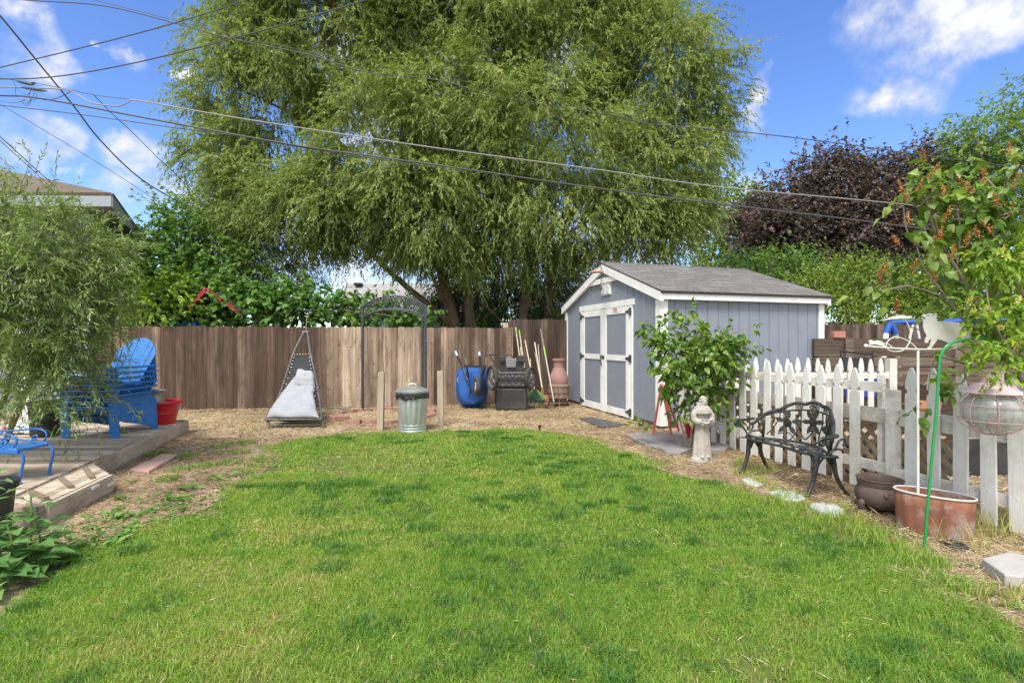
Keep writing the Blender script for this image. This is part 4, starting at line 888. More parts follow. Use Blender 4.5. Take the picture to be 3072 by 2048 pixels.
b = MB(); b.box(W0+Vector((.01,-.02,zt/2)), (.1,.1,zt)); part('corner_trim', b, m_fascia, hs)
b = MB(); b.box(W0+e2*2.7+Vector((.03,0,zt/2)), (.05,.05,zt)); part('downspout', b, m_fascia, hs)
# nearer grey wall and white porch post behind the shrub
b = MB(); p_ = w(86,1225,7.6); b.box((p_.x,p_.y,1.2), (.11,.11,2.4)); solo('porch_post', b, m_white, 'white porch post standing behind the willow shrub', 'post', loc=(p_.x,p_.y,0))
wn = thing('house_window', 'white framed window in the grey house wall behind the shrub', 'window', W0+e1*1.6+Vector((0,-.03,1.0)))
b = MB(); c = W0+e1*1.6+Vector((0,-.04,1.55)); 
for dx in (-.6,.6): b.box(c+Vector((dx,0,0)), (.09,.05,1.1))
for dz_ in (-.55,0,.55): b.box(c+Vector((0,0,dz_)), (1.2,.05,.09))
part('frame', b, m_white, wn)
b = MB(); b.box(c+Vector((0,.015,0)), (1.15,.01,1.08)); part('pane', b, M('window glass', (.03,.04,.05), rough=.08, bump=0, spec=.6), wn)

m_proof = M('pale house shingle', (.30,.285,.27), (.46,.44,.42), scale=5, rough=.9, bump=.6, bscale=40, stretch=(1,4,4), spec=.15)
m_pwall = M('pale house wall', (.33,.34,.36), (.42,.43,.45), rough=.8, bump=.1)
bh = thing('pale_roofed_house', 'house with pale grey shingle roof beyond the iron garden arch', 'house', w(1200,1090,23))
r0, r1 = w(1042,850,25), w(1520,850,25); q0, q1 = w(1018,935,22), w(1510,935,22)
b = MB(); n = 15
for k in range(n):
    a = k/n; c = (k+1)/n; lift = Vector((0,-.0,.035))
    b.add([q0.lerp(r0,a)+lift, q1.lerp(r1,a)+lift, q1.lerp(r1,c), q0.lerp(r0,c), q0.lerp(r0,a), q1.lerp(r1,a)], [(0,1,2,3),(0,4,5,1)])
b.add([r0, r1, q1+Vector((0,6,0)), q0+Vector((0,6,0))], [(0,1,2,3)])
part('roof', b, m_proof, bh)
b = MB(); b.box((q0+q1)/2 + Vector((0,3,-(q0.z)/2-.02)), ((q1-q0).x-.5, 5.4, q0.z)); b.add([q0+Vector((.3,.3,0)), q0+Vector((.3,5.7,0)), r0+Vector((.3,0,-.1))], [(0,1,2)]); part('wall', b, m_pwall, bh)
b = MB(); b.bar(q0+Vector((-.02,0,-.02)), r0+Vector((-.02,0,-.02)), .04, .25); part('bargeboard', b, m_pwall, bh)
b = MB(); c = w(1075,858,24.5); b.box(c+Vector((0,0,.08)), (.35,.35,.12)); part('roof_vent', b, m_dark, bh)
sh2 = thing('neighbour_shed', 'pale grey building glimpsed under the willow left of the shed', 'building', w(1660,1110,20))
b = MB(); a = w(1585,1000,20); c = w(1720,1000,20); 
for k in range(12): b.box(((a.x+c.x)/2, 21.5, .13+.21*k), (c.x-a.x+.6, 3.0+ (.04 if k%2 else .0), .205))
part('wall', b, m_pwall, sh2); b = MB(); b.prism([(-1.9,0),(1.9,0),(0,1.0)], ((a.x+c.x)/2,21.5,2.6), (0,1,0), (0,0,1), c.x-a.x+1.1); part('roof', b, m_proof, sh2)

# red playset roof above the fence
m_red = M('red plastic', (.36,.02,.045), (.45,.03,.06), rough=.45, bump=0); m_plum = M('plum tarp', (.09,.012,.045), (.13,.02,.06), rough=.7)
ps = thing('playset', 'playset tower with red edged striped roof above the left of the fence', 'playset', w(600,1170,11.0))
a, p, c = w(522,968,11.0), w(622,868,11.0), w(722,940,11.0); dv = Vector((.1,1.7,0))
b = MB(); b.grid([[a, p], [a+dv, p+dv]], .02); part('roof_panel', b, m_plum, ps)
b = MB(); n = 15
for k in range(n): b.bar(p.lerp(c,(k+.5)/n)+Vector((0,0,.02)), p.lerp(c,(k+.5)/n)+dv+Vector((0,0,.02)), .028, .012)
b.grid([[p, c], [p+dv, c+dv]], .015); part('roof_panel', b, m_white, ps, label='white corrugated roof panel')
b = MB(); off = Vector((0,-.03,0)); b.bar(a+off, p+off, .05, .085); b.bar(p+off, c+off, .05, .07); part('bargeboard', b, m_red, ps)
q = w(555,968,10.95); b = MB(); b.box((q.x,q.y,q.z-.02), (.62,.05,.07)); b.box((q.x+.29,q.y,q.z-.2), (.06,.05,.42)); part('blue_frame', b, m_bl, ps)
b = MB(); b.box((q.x-.05,q.y+.02,q.z-.25), (.5,.03,.36)); part('side_panel', b, m_white, ps)
b = MB()
for k in range(9): b.box((q.x-.22+rnd(0,.36), q.y, q.z-.12-rnd(0,.12)), (.04,.012,.02))
part('panel_marking', b, m_dark, ps)
for k, xx in enumerate((535,700)):
    for yy in (.1,.7):
        b = MB(); z_ = w(xx,985,11.05); b.box((z_.x,z_.y+yy,z_.z/2), (.09,.09,z_.z)); part('leg', b, m_timber, ps)
# ------------------------------------------------------------------ deck
m_deck = wood('weathered deck board', [(0,(.24,.185,.135)),(.4,(.40,.325,.245)),(.75,(.53,.445,.345)),(1,(.62,.54,.43))], 22, 'x', lo=.55, hi=1.35, stain=(.17,.125,.09), stamt=.5, rough=.85)
m_deckf = wood('weathered deck fascia', [(0,(.22,.17,.12)),(.5,(.38,.31,.235)),(1,(.52,.445,.35))], 20, 'd', lo=.65, hi=1.3, stain=(.19,.14,.095), stamt=.5, rough=.85)
DZ = .185
E0, E1 = Vector((-4.91,7.71,0)), Vector((-4.24,5.43,0)); ed = (E1-E0).normalized()
def edge_x(y): return E0.x + (E1.x-E0.x)*(E0.y-y)/(E0.y-E1.y)
dk_ = thing('wooden_deck', 'low weathered wooden deck with a grey board edge on the left', 'deck', (-5.5,5.6,0))
b = MB(); y = 3.92
while y < 7.68:
    b.tone = rnd(.1,.9); x1 = edge_x(y+.07)-.002; wob = rnd(-.003,.003); sl_ = (E1.x-E0.x)/(E0.y-E1.y)
    y2 = min(y+.131, 7.70); o = [(-9.6,y),(edge_x(y)-.004,y),(edge_x(y2)-.004,y2),(-9.6,y2)]
    b.prism(o, (0,0,DZ-.018+wob), (1,0,0), (0,1,0), .036); y += .143
part('deck_board', b, m_deck, dk_).__setitem__('kind', 'stuff')
b = MB(); b.tone = .7; out_n = Vector((-ed.y, ed.x, 0)); out_n = out_n if out_n.x > 0 else -out_n
E2 = E1 + ed*1.75
b.bar(E0+out_n*.02+Vector((0,0,.086)), E1+out_n*.02+Vector((0,0,.086)), .038, .172); part('edge_board', b, m_deckf, dk_)
b = MB(); b.tone = .55; b.bar(E1+ed*.006+out_n*.02+Vector((0,0,.082)), E2+out_n*.02+Vector((0,0,.082)), .038, .165); part('edge_board', b, m_deckf, dk_)
b = MB(); b.tone = .5; b.bar((E0.x-.02,7.715,.086), (-9.6,7.715,.086), .038, .17); part('edge_board', b, m_deckf, dk_)
# step box beside it with three battens
stp = thing('deck_step', 'wedge shaped wooden step with three battens against the deck front', 'step', g(131,1578))
S1, S2 = g(133,1578), g(327,1476); S1.z = S2.z = 0; HZ = .168
i1, i2 = S1 + Vector((-.44,-.02,0)), S2 + Vector((-.43,.35,0))
def onstep(a, b_): return (S1.lerp(S2,a)).lerp(i1.lerp(i2,a), b_)
i1 = E0 + ed*((E0.y-S1.y)/(-ed.y)) ; i1 += out_n*.045; i2 = E0 + ed*((E0.y-S2.y-.35)/(-ed.y)) + out_n*.045
b = MB(); n = 4
for k in range(n):
    b.tone = rnd(.3,.8); q = [onstep(0,k/n+.006), onstep(1,k/n+.006), onstep(1,(k+1)/n-.006), onstep(0,(k+1)/n-.006)]
    b.prism([(p.x,p.y) for p in q], (0,0,HZ-.012), (1,0,0), (0,1,0), .024)
part('tread', b, m_deck, stp)
b = MB(); b.tone = .75; sd = (S2-S1).normalized(); b.bar(S1+Vector((.018,0,.08)), S2+Vector((.018,0,.08)), .036, .16); part('side_board', b, m_deckf, stp)
b = MB(); b.tone = .35; b.bar(S1+Vector((-.06,-.012,.076)), i1+Vector((-1.3,-.012,.076)), .03, .145); part('side_board', b, m_deckf, stp)
b = MB(); b.tone = .5; b.box(S1+Vector((-.055,-.045,.08)), (.085,.035,.165)); b.tone = .1; b.box(S1+Vector((.004,-.03,.082)), (.022,.03,.16)); part('corner_post', b, m_deckf, stp)
for a in (.08, .42, .74):
    b = MB(); b.tone = -.1; b.bar(onstep(a,.12)+Vector((0,0,HZ+.014)), onstep(min(1,a+.12),.95)+Vector((0,0,HZ+.014)), .035, .022); part('batten', b, m_deckf, stp)
m_brkt = M('pale metal bracket', (.7,.7,.7), rough=.35, metal=.3, bump=0)
for a, dz in ((.66,.13),(.93,.09)):
    p = S1.lerp(S2,a); b = MB(); b.box(p+Vector((.045,.0,dz)), (.02,.10,.022), Matrix.Rotation(math.atan2(sd.y,sd.x)-1.57,3,'Z')); part('bracket', b, m_brkt, stp)

# ------------------------------------------------------------------ stacked adirondack chairs
def adirondack():
    t = thing('adirondack_chair', 'x', 'chair'); Wd = .30
    b = MB()
    for k in range(6):
        y = -.33 + k*.092; z = .37 - k*.028 - .012*math.sin(k*.6); b.box((0,y,z), (Wd*2-.04,.082,.018), Matrix.Rotation(-.3,3,'X'))
    part('seat', b, m_bluep, t, world=False, bev=.004)
    b = MB(); lean = .52
    for k in range(-3, 4):
        x0, x1 = k*.058, k*.083; hh = .76*math.sqrt(max(.05, 1-(k/4.6)**2)); n = 7; wd0, wd1 = .0275, .0402
        ah = lambda kk: .76*math.sqrt(max(.05, 1-(kk/4.6)**2))
        pts = [(-wd0,0),(wd0,0),(wd1,ah(k+.48)),(wd1*.3,ah(k+.15)+.004),(-wd1*.3,ah(k-.15)+.004),(-wd1,ah(k-.48))]
        ex = Vector((1,0,0)); ey = Vector(((x1-x0)/hh, math.sin(lean), math.cos(lean))); b.prism(pts, (x0,.19-.004*abs(k),.225), ex, ey, .016)
    part('backrest', b, m_bluep, t, world=False, bev=.003)
    b = MB(); b.box((0,.45,.62), (.50,.02,.055), Matrix.Rotation(-lean,3,'X')); b.box((0,.22,.25), (.5,.03,.08)); part('back_brace', b, m_bluep, t, world=False)
    for s in (-1, 1):
        b = MB(); o = [(-.045,-.40),(.05,-.42),(.075,-.36),(.065,-.1),(.05,.34),(-.03,.36),(-.045,.0)]
        b.prism([(x*s,y) for x, y in o], (s*(Wd+.02),0,.52), (1,0,0), (0,1,0), .022); part('armrest', b, m_bluep, t, world=False, bev=.004)
        b = MB(); b.prism([(-.055,0),(.055,0),(.05,.51),(-.045,.51)], (s*Wd,-.30,0), (1,0,0), (0,1.2e-2,1), .022); part('front_leg', b, m_bluep, t, world=False, bev=.004)
        b = MB(); o = [(-.31,.395),(-.30,.25),(-.1,.16),(.12,.11),(.30,.06),(.40,-.0),(.46,0),(.47,.03),(.38,.14),(.26,.25),(.2,.3),(.1,.29),(-.1,.34)]
        b.prism(o, (s*(Wd-.035),0,0), (0,1,0), (0,0,1), .022); part('rear_leg', b, m_bluep, t, world=False, bev=.004)
    return t
ch0 = adirondack(); cpos = Vector((-5.08,6.48,DZ))
for k, nm in enumerate(('bottom', 'second from bottom', 'third from bottom', 'third from top', 'second from top', 'topmost')):
    c = ch0 if k == 0 else copy_tree(ch0); c.location = cpos + Vector((rnd(-.004,.004), -.006*k, .066*k)); c.rotation_euler = (0,0,-.03+rnd(-.01,.01))
    c['label'] = nm + ' blue adirondack chair of the stack of six on the deck' if k not in (0,5) else (nm + ' blue adirondack chair of the stack on the deck' + (', standing on the boards' if k == 0 else ''))
    c['group'] = 'blue adirondack chairs stacked on the deck'

# ------------------------------------------------------------------ pots, bin and bag on the deck
m_redp = M('red plastic pot', (.40,.008,.02), (.48,.015,.03), scale=5, rough=.3, bump=.05, coat=.2)
m_steel = M('tarnished pot metal', (.24,.22,.18), (.38,.35,.29), scale=6, rough=.45, metal=.6, bump=.15, dirt=(.2,.15,.1), dscale=6, damt=.5)
p = Vector((-5.0,7.30,DZ)); rp = thing('planter_pot', 'big round red plastic planter pot beside the stacked blue chairs', 'pot', p)
b = MB(); b.lathe([(.165,0),(.175,.02),(.205,.15),(.21,.155),(.208,.17),(.235,.275),(.24,.28),(.268,.29),(.272,.31),(.262,.328),(.24,.322),(.225,.27),(.16,.03)], p, 36); part('body', b, m_redp, rp, smooth=True)
b = MB(); b.lathe([(.18,.27),(.02,.275)], p, 24); part('soil', b, m_ground, rp)
p2_ = p + Vector((-.10,.02,.275)); sp = thing('metal_pot', 'dull metal pot standing inside the red planter', 'pot', p2_)
b = MB(); b.lathe([(.11,0),(.13,.02),(.125,.10),(.12,.15),(.135,.19),(.142,.20),(.128,.195),(.115,.15),(.11,.02)], p2_, 30); part('body', b, m_steel, sp, smooth=True)
p = Vector((-5.78,6.35,DZ)); bn = thing('waste_bin', 'black plastic bin on the deck behind the willow shrub', 'bin', p)
b = MB(); b.lathe([(.135,0),(.15,.02),(.172,.40),(.182,.405),(.182,.43),(.168,.43),(.15,.05)], p, 24); part('body', b, m_blk, bn, smooth=True)
m_bag = M('printed bag plastic', (.55,.55,.55), (.75,.75,.76), scale=5, rough=.35, bump=.7, bscale=9)
m_bagb = M('dark blue print', (.03,.05,.16), (.06,.08,.2), rough=.35, bump=0); m_bagr = M('red print', (.5,.04,.05), rough=.35, bump=0)
p = g(78,1299,DZ); bg_ = thing('soil_bag', 'crumpled white sack with blue and red print lying on the deck', 'sack', p)
b = MB(); b.grid([[p+Vector((-.24+.44*i/10, -.12+.30*j/6, .02+(.13*math.sin(math.pi*i/10)**.6*math.sin(math.pi*j/6)**.5)+rnd(-.008,.008))) for i in range(11)] for j in range(7)], -.02); part('body', b, m_bag, bg_, smooth='all')
b = MB(); b.grid([[p+Vector((-.21+.16*i/4, -.10+.12*j/3, .075+.05*math.sin(math.pi*(i+1)/8)*(j/3+.4))) for i in range(5)] for j in range(4)], .004); part('printed_panel', b, m_bagb, bg_)
b = MB(); b.grid([[p+Vector((-.20+.06*i/3, -.115+.05*j/2, .06+.05*(j/2))) for i in range(4)] for j in range(3)], .004); part('printed_panel', b, m_bagr, bg_, label='red printed patch')

# small blue wrought iron bench on the deck
m_blir = M('blue painted iron', (.015,.10,.32), (.03,.15,.40), scale=9, rough=.45, bump=.15)
p = Vector((-4.22,4.34,DZ)); ib = thing('iron_bench', 'small blue wrought iron bench with scrolled arm on the deck', 'bench', p)
zt_ = .27
b = MB(); b.box(p+Vector((-.06,.0,zt_)), (.46,.30,.02)); b.box(p+Vector((-.06,-.15,zt_-.005)), (.48,.02,.035)); part('seat', b, m_blir, ib, bev=.006)
for (dx, dy) in ((.14,-.13),(.14,.14),(-.27,-.13),(-.27,.14)):
    s = 1 if dx > 0 else -1; b = MB(); q = p + Vector((dx,dy,0))
    b.tube(bez([q+Vector((-s*.10,0,zt_-.02)), q+Vector((-s*.02,0,zt_+.015)), q+Vector((s*.06,0,zt_-.05)), q+Vector((s*.045,0,.10)), q+Vector((s*.03,0,.02)), q+Vector((s*.045,0,0))], 6), .011, 8); part('leg', b, m_blir, ib, smooth='all')
for dy in (-.13,.14):
    b = MB(); q = p + Vector((.12,dy,zt_)); sp_ = [q+Vector((-.42,0,.115)), q+Vector((-.25,0,.12)), q+Vector((-.08,0,.135)), q+Vector((.01,0,.115)), q+Vector((.025,0,.06)), q+Vector((-.02,0,.02)), q+Vector((-.075,0,.02)), q+Vector((-.095,0,.055)), q+Vector((-.07,0,.08)), q+Vector((-.05,0,.065))]
    b.tube(bez(sp_, 6), .008, 8); part('scroll_arm', b, m_blir, ib, smooth='all')
b = MB(); q = p + Vector((-.1,.14,zt_)); b.tube(bez([q+Vector((-.3,0,0)), q+Vector((-.1,0,.05)), q+Vector((.2,0,.01))], 8), .008, 8); part('rail', b, m_blir, ib)
p = Vector((-3.50,3.40,0)); bp = thing('nursery_pot', 'black plastic plant pot standing before the deck step', 'pot', p)
b = MB(); b.lathe([(.12,0),(.15,.36),(.168,.37),(.17,.42),(.15,.42),(.11,.03)], p, 24); part('body', b, m_blk, bp, smooth=True)

# pink pavers on the bare soil
m_paver = M('pink concrete paver', (.46,.25,.20), (.58,.37,.31), scale=9, rough=.9, bump=.3, bscale=60, dirt=(.42,.33,.25), dscale=5, damt=.5)
def slab(name, px, label, cat, mat, h=.04, z0=0.0, group=None, bevw=.006):
    pts = [g(x, y, z0+h) for x, y in px]; c = sum(pts, Vector())/len(pts); b = MB(); b.prism([(q.x-c.x,q.y-c.y) for q in pts], (c.x,c.y,z0+h/2), (1,0,0), (0,1,0), h)
    return solo(name, b, mat, label, cat, group, (c.x,c.y,z0), bev=bevw)
slab('paver', [(388,1407),(447,1412),(495,1383),(438,1381)], 'pink paver lying nearest to the deck edge', 'paver', m_paver, .035, group='pink pavers by the deck')
slab('paver', [(446,1381),(497,1384),(533,1362),(484,1360)], 'pink paver half sunk behind the nearer pink paver', 'paver', m_paver, .028, group='pink pavers by the deck')
slab('paver', [(520,1316),(562,1319),(585,1311),(548,1308)], 'sunken reddish paver in the straw right of the deck end', 'paver', m_paver, .012, group='pink pavers by the deck')
slab('paver', [(655,1312),(712,1309),(722,1303),(668,1305)], 'sunken reddish paver in the straw before the lounger', 'paver', m_paver, .012, group='pink pavers by the deck')

# ------------------------------------------------------------------ lounger
m_gunm = M('grey green steel tube', (.07,.078,.075), (.16,.17,.16), scale=10, rough=.45, metal=.4, bump=.1, dirt=(.25,.18,.1), dscale=8, damt=.3)
m_sling = M('charcoal sling fabric', (.02,.021,.023), (.04,.041,.044), scale=4, rough=.85, bump=.25, bscale=200)
m_cush = M('pale grey cushion fabric', (.27,.275,.30), (.36,.365,.385), scale=2.5, rough=.9, bump=.3, bscale=26, dirt=(.22,.215,.21), dscale=3, damt=.5)
lo = thing('lounge_chair', 'grey swing lounger with padded cushion standing before the board fence', 'lounger', (-3.3,8.4,0))
Lp = [w(797,1258,7.95), w(836,1190,8.5), w(866,1105,9.05), w(880,1060,9.3), w(912,996,9.7)]
Rp = [w(964,1257,7.98), w(957,1190,8.5), w(942,1110,9.05), w(931,1058,9.3), w(922,996,9.7)]
b = MB(); b.tube(bez(Lp,5), .021, 10); b.tube(bez(Rp,5), .021, 10); b.tube([Lp[0], Rp[0]], .021, 10); b.tube([Lp[-1]+Vector((-.03,0,0)), Rp[-1]+Vector((.04,0,0))], .026, 10)
gl, gr_ = g(806,1286), g(972,1284); b.tube([Lp[0].lerp(Lp[1],.12), gl+Vector((0,0,.02))], .022, 10); b.tube([Rp[0].lerp(Rp[1],.10), gr_+Vector((0,0,.02))], .022, 10)
b.tube([gl+Vector((.02,.02,.05)), gr_+Vector((-.02,.02,.05))], .008, 8); tp = Lp[-1].lerp(Rp[-1],.6)
b.tube([tp, Vector((tp.x+.05, 10.35, .02))], .022, 10); b.tube([Vector((-3.9,9.9,.02)), Vector((tp.x+.05,10.3,.02)), Vector((-2.7,9.9,.02))], .02, 8)
part('frame', b, m_gunm, lo, smooth=True)
b = MB(); b.tube([tp, w(921,950,9.7)], .010, 8); b.tube([w(914,949,9.7), w(927,949,9.7)], .006, 6); part('hanging_rod', b, m_steel, lo)
b = MB(); rows = []
for k in range(14):
    s = k/13*2.9; i = int(s); f = s-i; l = Lp[i].lerp(Lp[i+1],f); r = Rp[i].lerp(Rp[i+1],f); rows.append([l.lerp(r,.08+.84*j/6)+Vector((0,.02,-.04*math.sin(math.pi*j/6))) for j in range(7)])
b.grid(rows, .006); part('sling', b, m_sling, lo, smooth='all')
m_cord = M('black cord', (.015,.015,.016), rough=.6, bump=0); b = MB(); b2 = MB()
for k in range(13):
    s = .15+k*.21; i = int(s); f = s-i
    for Q, O_ in ((Lp,Rp),(Rp,Lp)):
        a = Q[i].lerp(Q[i+1],f); c = a.lerp(O_[i].lerp(O_[i+1],f), .10); b.tube([a+Vector((0,-.02,.01)), (a+c)/2+Vector((0,-.012,.01)), c+Vector((0,.01,.0))], .006, 5); b2.ball(c+Vector((0,-.005,.012)), .010, 8, 5)
for k in range(6):
    a = Lp[0].lerp(Rp[0],(k+.6)/6.2); b.tube([a+Vector((0,-.02,.02)), a+Vector((0,.0,-.025))], .006, 5); a = Lp[3].lerp(Rp[3],(k+.6)/6.2); b2.ball(a+Vector((0,-.02,-.02)), .009, 8, 5); b.tube([a, a+Vector((0,-.02,-.03))], .005, 5)
part('lacing', b, m_cord, lo); part('bead', b2, m_white, lo).__setitem__('kind', 'stuff')
def padded(edges, th, name, wr=.017, seed=0, nx=26, ny=40):
    rows = []
    for i in range(ny+1):
        s = i/ny*(len(edges)-1); k = min(int(s), len(edges)-2); f = s-k; f = f*f*(3-2*f)*.5+f*.5
        l = edges[k][0].lerp(edges[k+1][0],f); r = edges[k][1].lerp(edges[k+1][1],f); row = []
        for j in range(nx+1):
            u = j/nx; v = i/ny; e = (min(1,min(u,1-u)*7)*min(1,min(v,1-v)*11))**.5
            q = l.lerp(r,u); nz = mnoise.noise(Vector((u*3.2+seed, v*5, seed)))*1.0 + mnoise.noise(Vector((u*9+seed, v*12, 3)))*.4
            seam = -.05*(math.exp(-((v-.60)/.02)**2) + .9*math.exp(-((v-.30+.05*math.sin(u*5))/.018)**2) + .7*math.exp(-(((u-.5)/.06)**2+((v-.2)/.03)**2)) + .5*math.exp(-((v-.42-.1*u)/.014)**2)*(u > .3)) if seed == 0 else -.04*math.exp(-((v-.12)/.05)**2)
            row.append(q + Vector((0,-.25,.97))*(th*e + wr*nz*e*2 + seam*e))
        rows.append(row)
    b = MB(); b.grid(rows, .03); return part(name, b, m_cush, lo, smooth='all')
padded([(w(798,1253,7.93),w(959,1253,7.95)),(w(807,1232,8.1),w(951,1229,8.1)),(w(838,1190,8.5),w(942,1184,8.5)),(w(868,1152,8.8),w(944,1154,8.8)),(w(890,1124,9.0),w(943,1132,9.0))], .07, 'cushion')
padded([(w(880,1164,8.68),w(948,1170,8.68)),(w(889,1122,8.9),w(945,1131,8.9))], .13, 'pillow', .012, 4, 18, 14)

# ------------------------------------------------------------------ garden arch
m_arch = M('dark grey painted steel', (.035,.037,.042), (.065,.068,.075), scale=12, rough=.5, metal=.3, bump=.1)
ar = thing('garden_arch', 'dark iron garden arch with lattice top standing at the back fence', 'arch', (-2.4,10.2,0))
Ys_ = (10.02, 10.42); XL = [w(1088,1100,Ys_[0]).x, w(1088,1100,Ys_[1]).x+.0]; XR = [w(1277,1100,Ys_[0]).x, w(1268,1100,Ys_[1]).x]
for i in (0,1):
    Y = Ys_[i]; xl, xr = XL[i], XR[i]; zs, zp, zi0, zi1 = 2.05, 2.25, 1.83, 2.0
    b = MB(); b.box((xl,Y,zs/2), (.045,.045,zs)); part('post', b, m_arch, ar); b = MB(); b.box((xr,Y,zs/2), (.045,.045,zs)); part('post', b, m_arch, ar)
    def arc(z0, z1, n=14): return [Vector((xl+(xr-xl)*k/n, Y, z0+(z1-z0)*(1-(2*k/n-1)**2))) for k in range(n+1)]
    b = MB(); b.tube(arc(zs,zp), .018, 6); b.tube(arc(zi0,zi1), .016, 6); b.tube(arc(zs-.035,zp-.04), .008, 6); part('arch_hoop', b, m_arch, ar)
    b = MB(); o_, i_ = arc(zs,zp,28), arc(zi0,zi1,28)
    for k in range(0,25,3): b.bar(i_[k], o_[k+4], .006, .012); b.bar(o_[k], i_[k+4], .006, .012)
    part('lattice', b, m_arch, ar)
b = MB()
for i, xx in ((0,XL),(1,XR)):
    for k in range(1,9): b.bar((xx[0],Ys_[0],.22*k), (xx[1],Ys_[1],.22*k), .012, .012)
for k in range(5): t_ = (k+.5)/5; z = 2.05+.2*(1-(2*t_-1)**2); b.bar((XL[0]+(XR[0]-XL[0])*t_,Ys_[0],z), (XL[1]+(XR[1]-XL[1])*t_,Ys_[1],z), .014, .014)
part('rung', b, m_arch, ar)

# two short timber posts, bricks, waste can
m_post = M('pale old post', (.30,.235,.165), (.50,.41,.31), scale=2.5, rough=.9, bump=.6, bscale=9, stretch=(8,8,.6), spec=.15, dirt=(.16,.11,.07), dscale=3, damt=.4)
for (x, y, h, ln, lab) in ((1143,1292,.89,.02,'short pale timber post standing left of the metal trash can'),(1322,1279,.885,-.012,'short pale timber post standing right of the metal trash can')):
    p = g(x,y); b = MB(); b.box(Vector((p.x,p.y,h/2-.03)), (.092,.092,h+.06), Matrix.Rotation(ln,3,'Y'))
    solo('timber_post', b, m_post, lab, 'post', 'short timber posts', (p.x,p.y,0), bev=.006)
m_rbrick = M('edging brick', (.27,.13,.10), (.36,.21,.165), scale=12, rough=.9, bump=.45, bscale=50, dirt=(.36,.26,.19), dscale=6, damt=.55)
cc = Vector((-2.33,9.25,0)); rad = .86; nb = 19; first = None
for k in range(nb):
    if k in (3,9,12): continue
    a = 2*math.pi*k/nb + .1; q = cc + Vector((math.cos(a)*rad*rnd(.97,1.03), math.sin(a)*rad*rnd(.97,1.03), 0))
    if first is None:
        b = MB(); rows = 7; o = [(math.sin(s)*.0+ (s*.125), .012*(1-(s)**2)*3) for s in [i/3-1 for i in range(rows)]]
        o2 = [(x_*.9, y_-.10) for x_, y_ in o[::-1]]; b.prism(o+o2, (0,.05,.045), (1,0,0), (0,1,0), .09)
        first = solo('edging_brick', b, m_rbrick, 'x', 'brick', loc=(0,0,0), bev=.006); o = first
    else: o = first.copy(); COL.objects.link(o)
    o.location = q + Vector((0,0,rnd(-.045,.0))); o.rotation_euler = (rnd(-.06,.06), rnd(-.05,.05), a-math.pi/2+rnd(-.08,.08))
    o['label'] = 'reddish curved brick in the low ring round the bare planting bed'; o['group'] = 'bricks ringing the bare planting bed'
for (x, y, lab, rz) in ((1030,1262,'reddish holed brick lying loose at the left of the brick ring',.5),(1290,1240,'loose tilted brick between the trash can and the right timber post',-.3)):
    p = g(x,y); b = MB(); b.box((p.x,p.y,.045), (.2,.095,.09), Matrix.Rotation(rz,3,'Z') @ Matrix.Rotation(.1,3,'X')); solo('loose_brick', b, m_rbrick, lab, 'brick', loc=(p.x,p.y,0), bev=.006)
m_galv = M('galvanized steel', (.42,.44,.43), (.62,.64,.63), scale=5, rough=.42, metal=.75, bump=.12, dirt=(.33,.38,.30), dscale=3, damt=.5)
m_film = M('black bin liner', (.008,.008,.009), (.02,.02,.022), scale=8, rough=.22, bump=1., bscale=14, bdist=.03, spec=.7)
p = Vector((-1.5,7.72,0)); tc_ = thing('trash_can', 'galvanized ribbed metal trash can with black liner and lid', 'trash can', p)
def ribs(a, z): return 1 + (.017*math.copysign(abs(math.cos(a*15))**.5, math.cos(a*15)) if .125 < z < .55 else 0)
b = MB(); b.lathe([(.208,0),(.214,.005),(.214,.035),(.206,.045),(.207,.06),(.214,.067),(.207,.075),(.207,.10),(.213,.107),(.207,.116),(.207,.13),(.2085,.14),(.221,.54),(.221,.56),(.228,.57),(.226,.60),(.232,.61),(.226,.615)], p, 120, mod=ribs, cap=False); b.lathe([(.2,.01),(.001,.012)], p, 24); part('body', b, m_galv, tc_, smooth='all')
b = MB(); b.lathe([(.236,.585),(.25,.60),(.252,.625),(.236,.635),(.18,.655),(.10,.678),(.03,.683),(.001,.683)], p, 60, cap=False); lid = part('lid', b, m_galv, tc_, smooth=True)
b = MB(); b.tube(bez([p+Vector((-.055,0,.675)), p+Vector((-.05,0,.71)), p+Vector((0,0,.72)), p+Vector((.05,0,.71)), p+Vector((.055,0,.675))], 5), .008, 8); part('handle', b, m_galv, lid)
b = MB(); bm_ = lambda a, z: 1 + (.035*mnoise.noise(Vector((math.cos(a)*3.5, math.sin(a)*3.5, z*30))) + .012*math.sin(a*17+z*60))
b.lathe([(.226,.60),(.238,.597),(.246,.575),(.240,.56),(.250,.54),(.243,.523),(.246,.512),(.232,.515)], p, 90, mod=bm_, cap=False); bl = part('bin_liner', b, m_film, tc_, smooth='all')
me = bl.data
for v in me.vertices:
    a = math.atan2(v.co.y, v.co.x)
    if v.co.z < .53: v.co.z += .045*mnoise.noise(Vector((math.cos(a)*2.2, math.sin(a)*2.2, 5))) - .02*max(0,-math.cos(a))

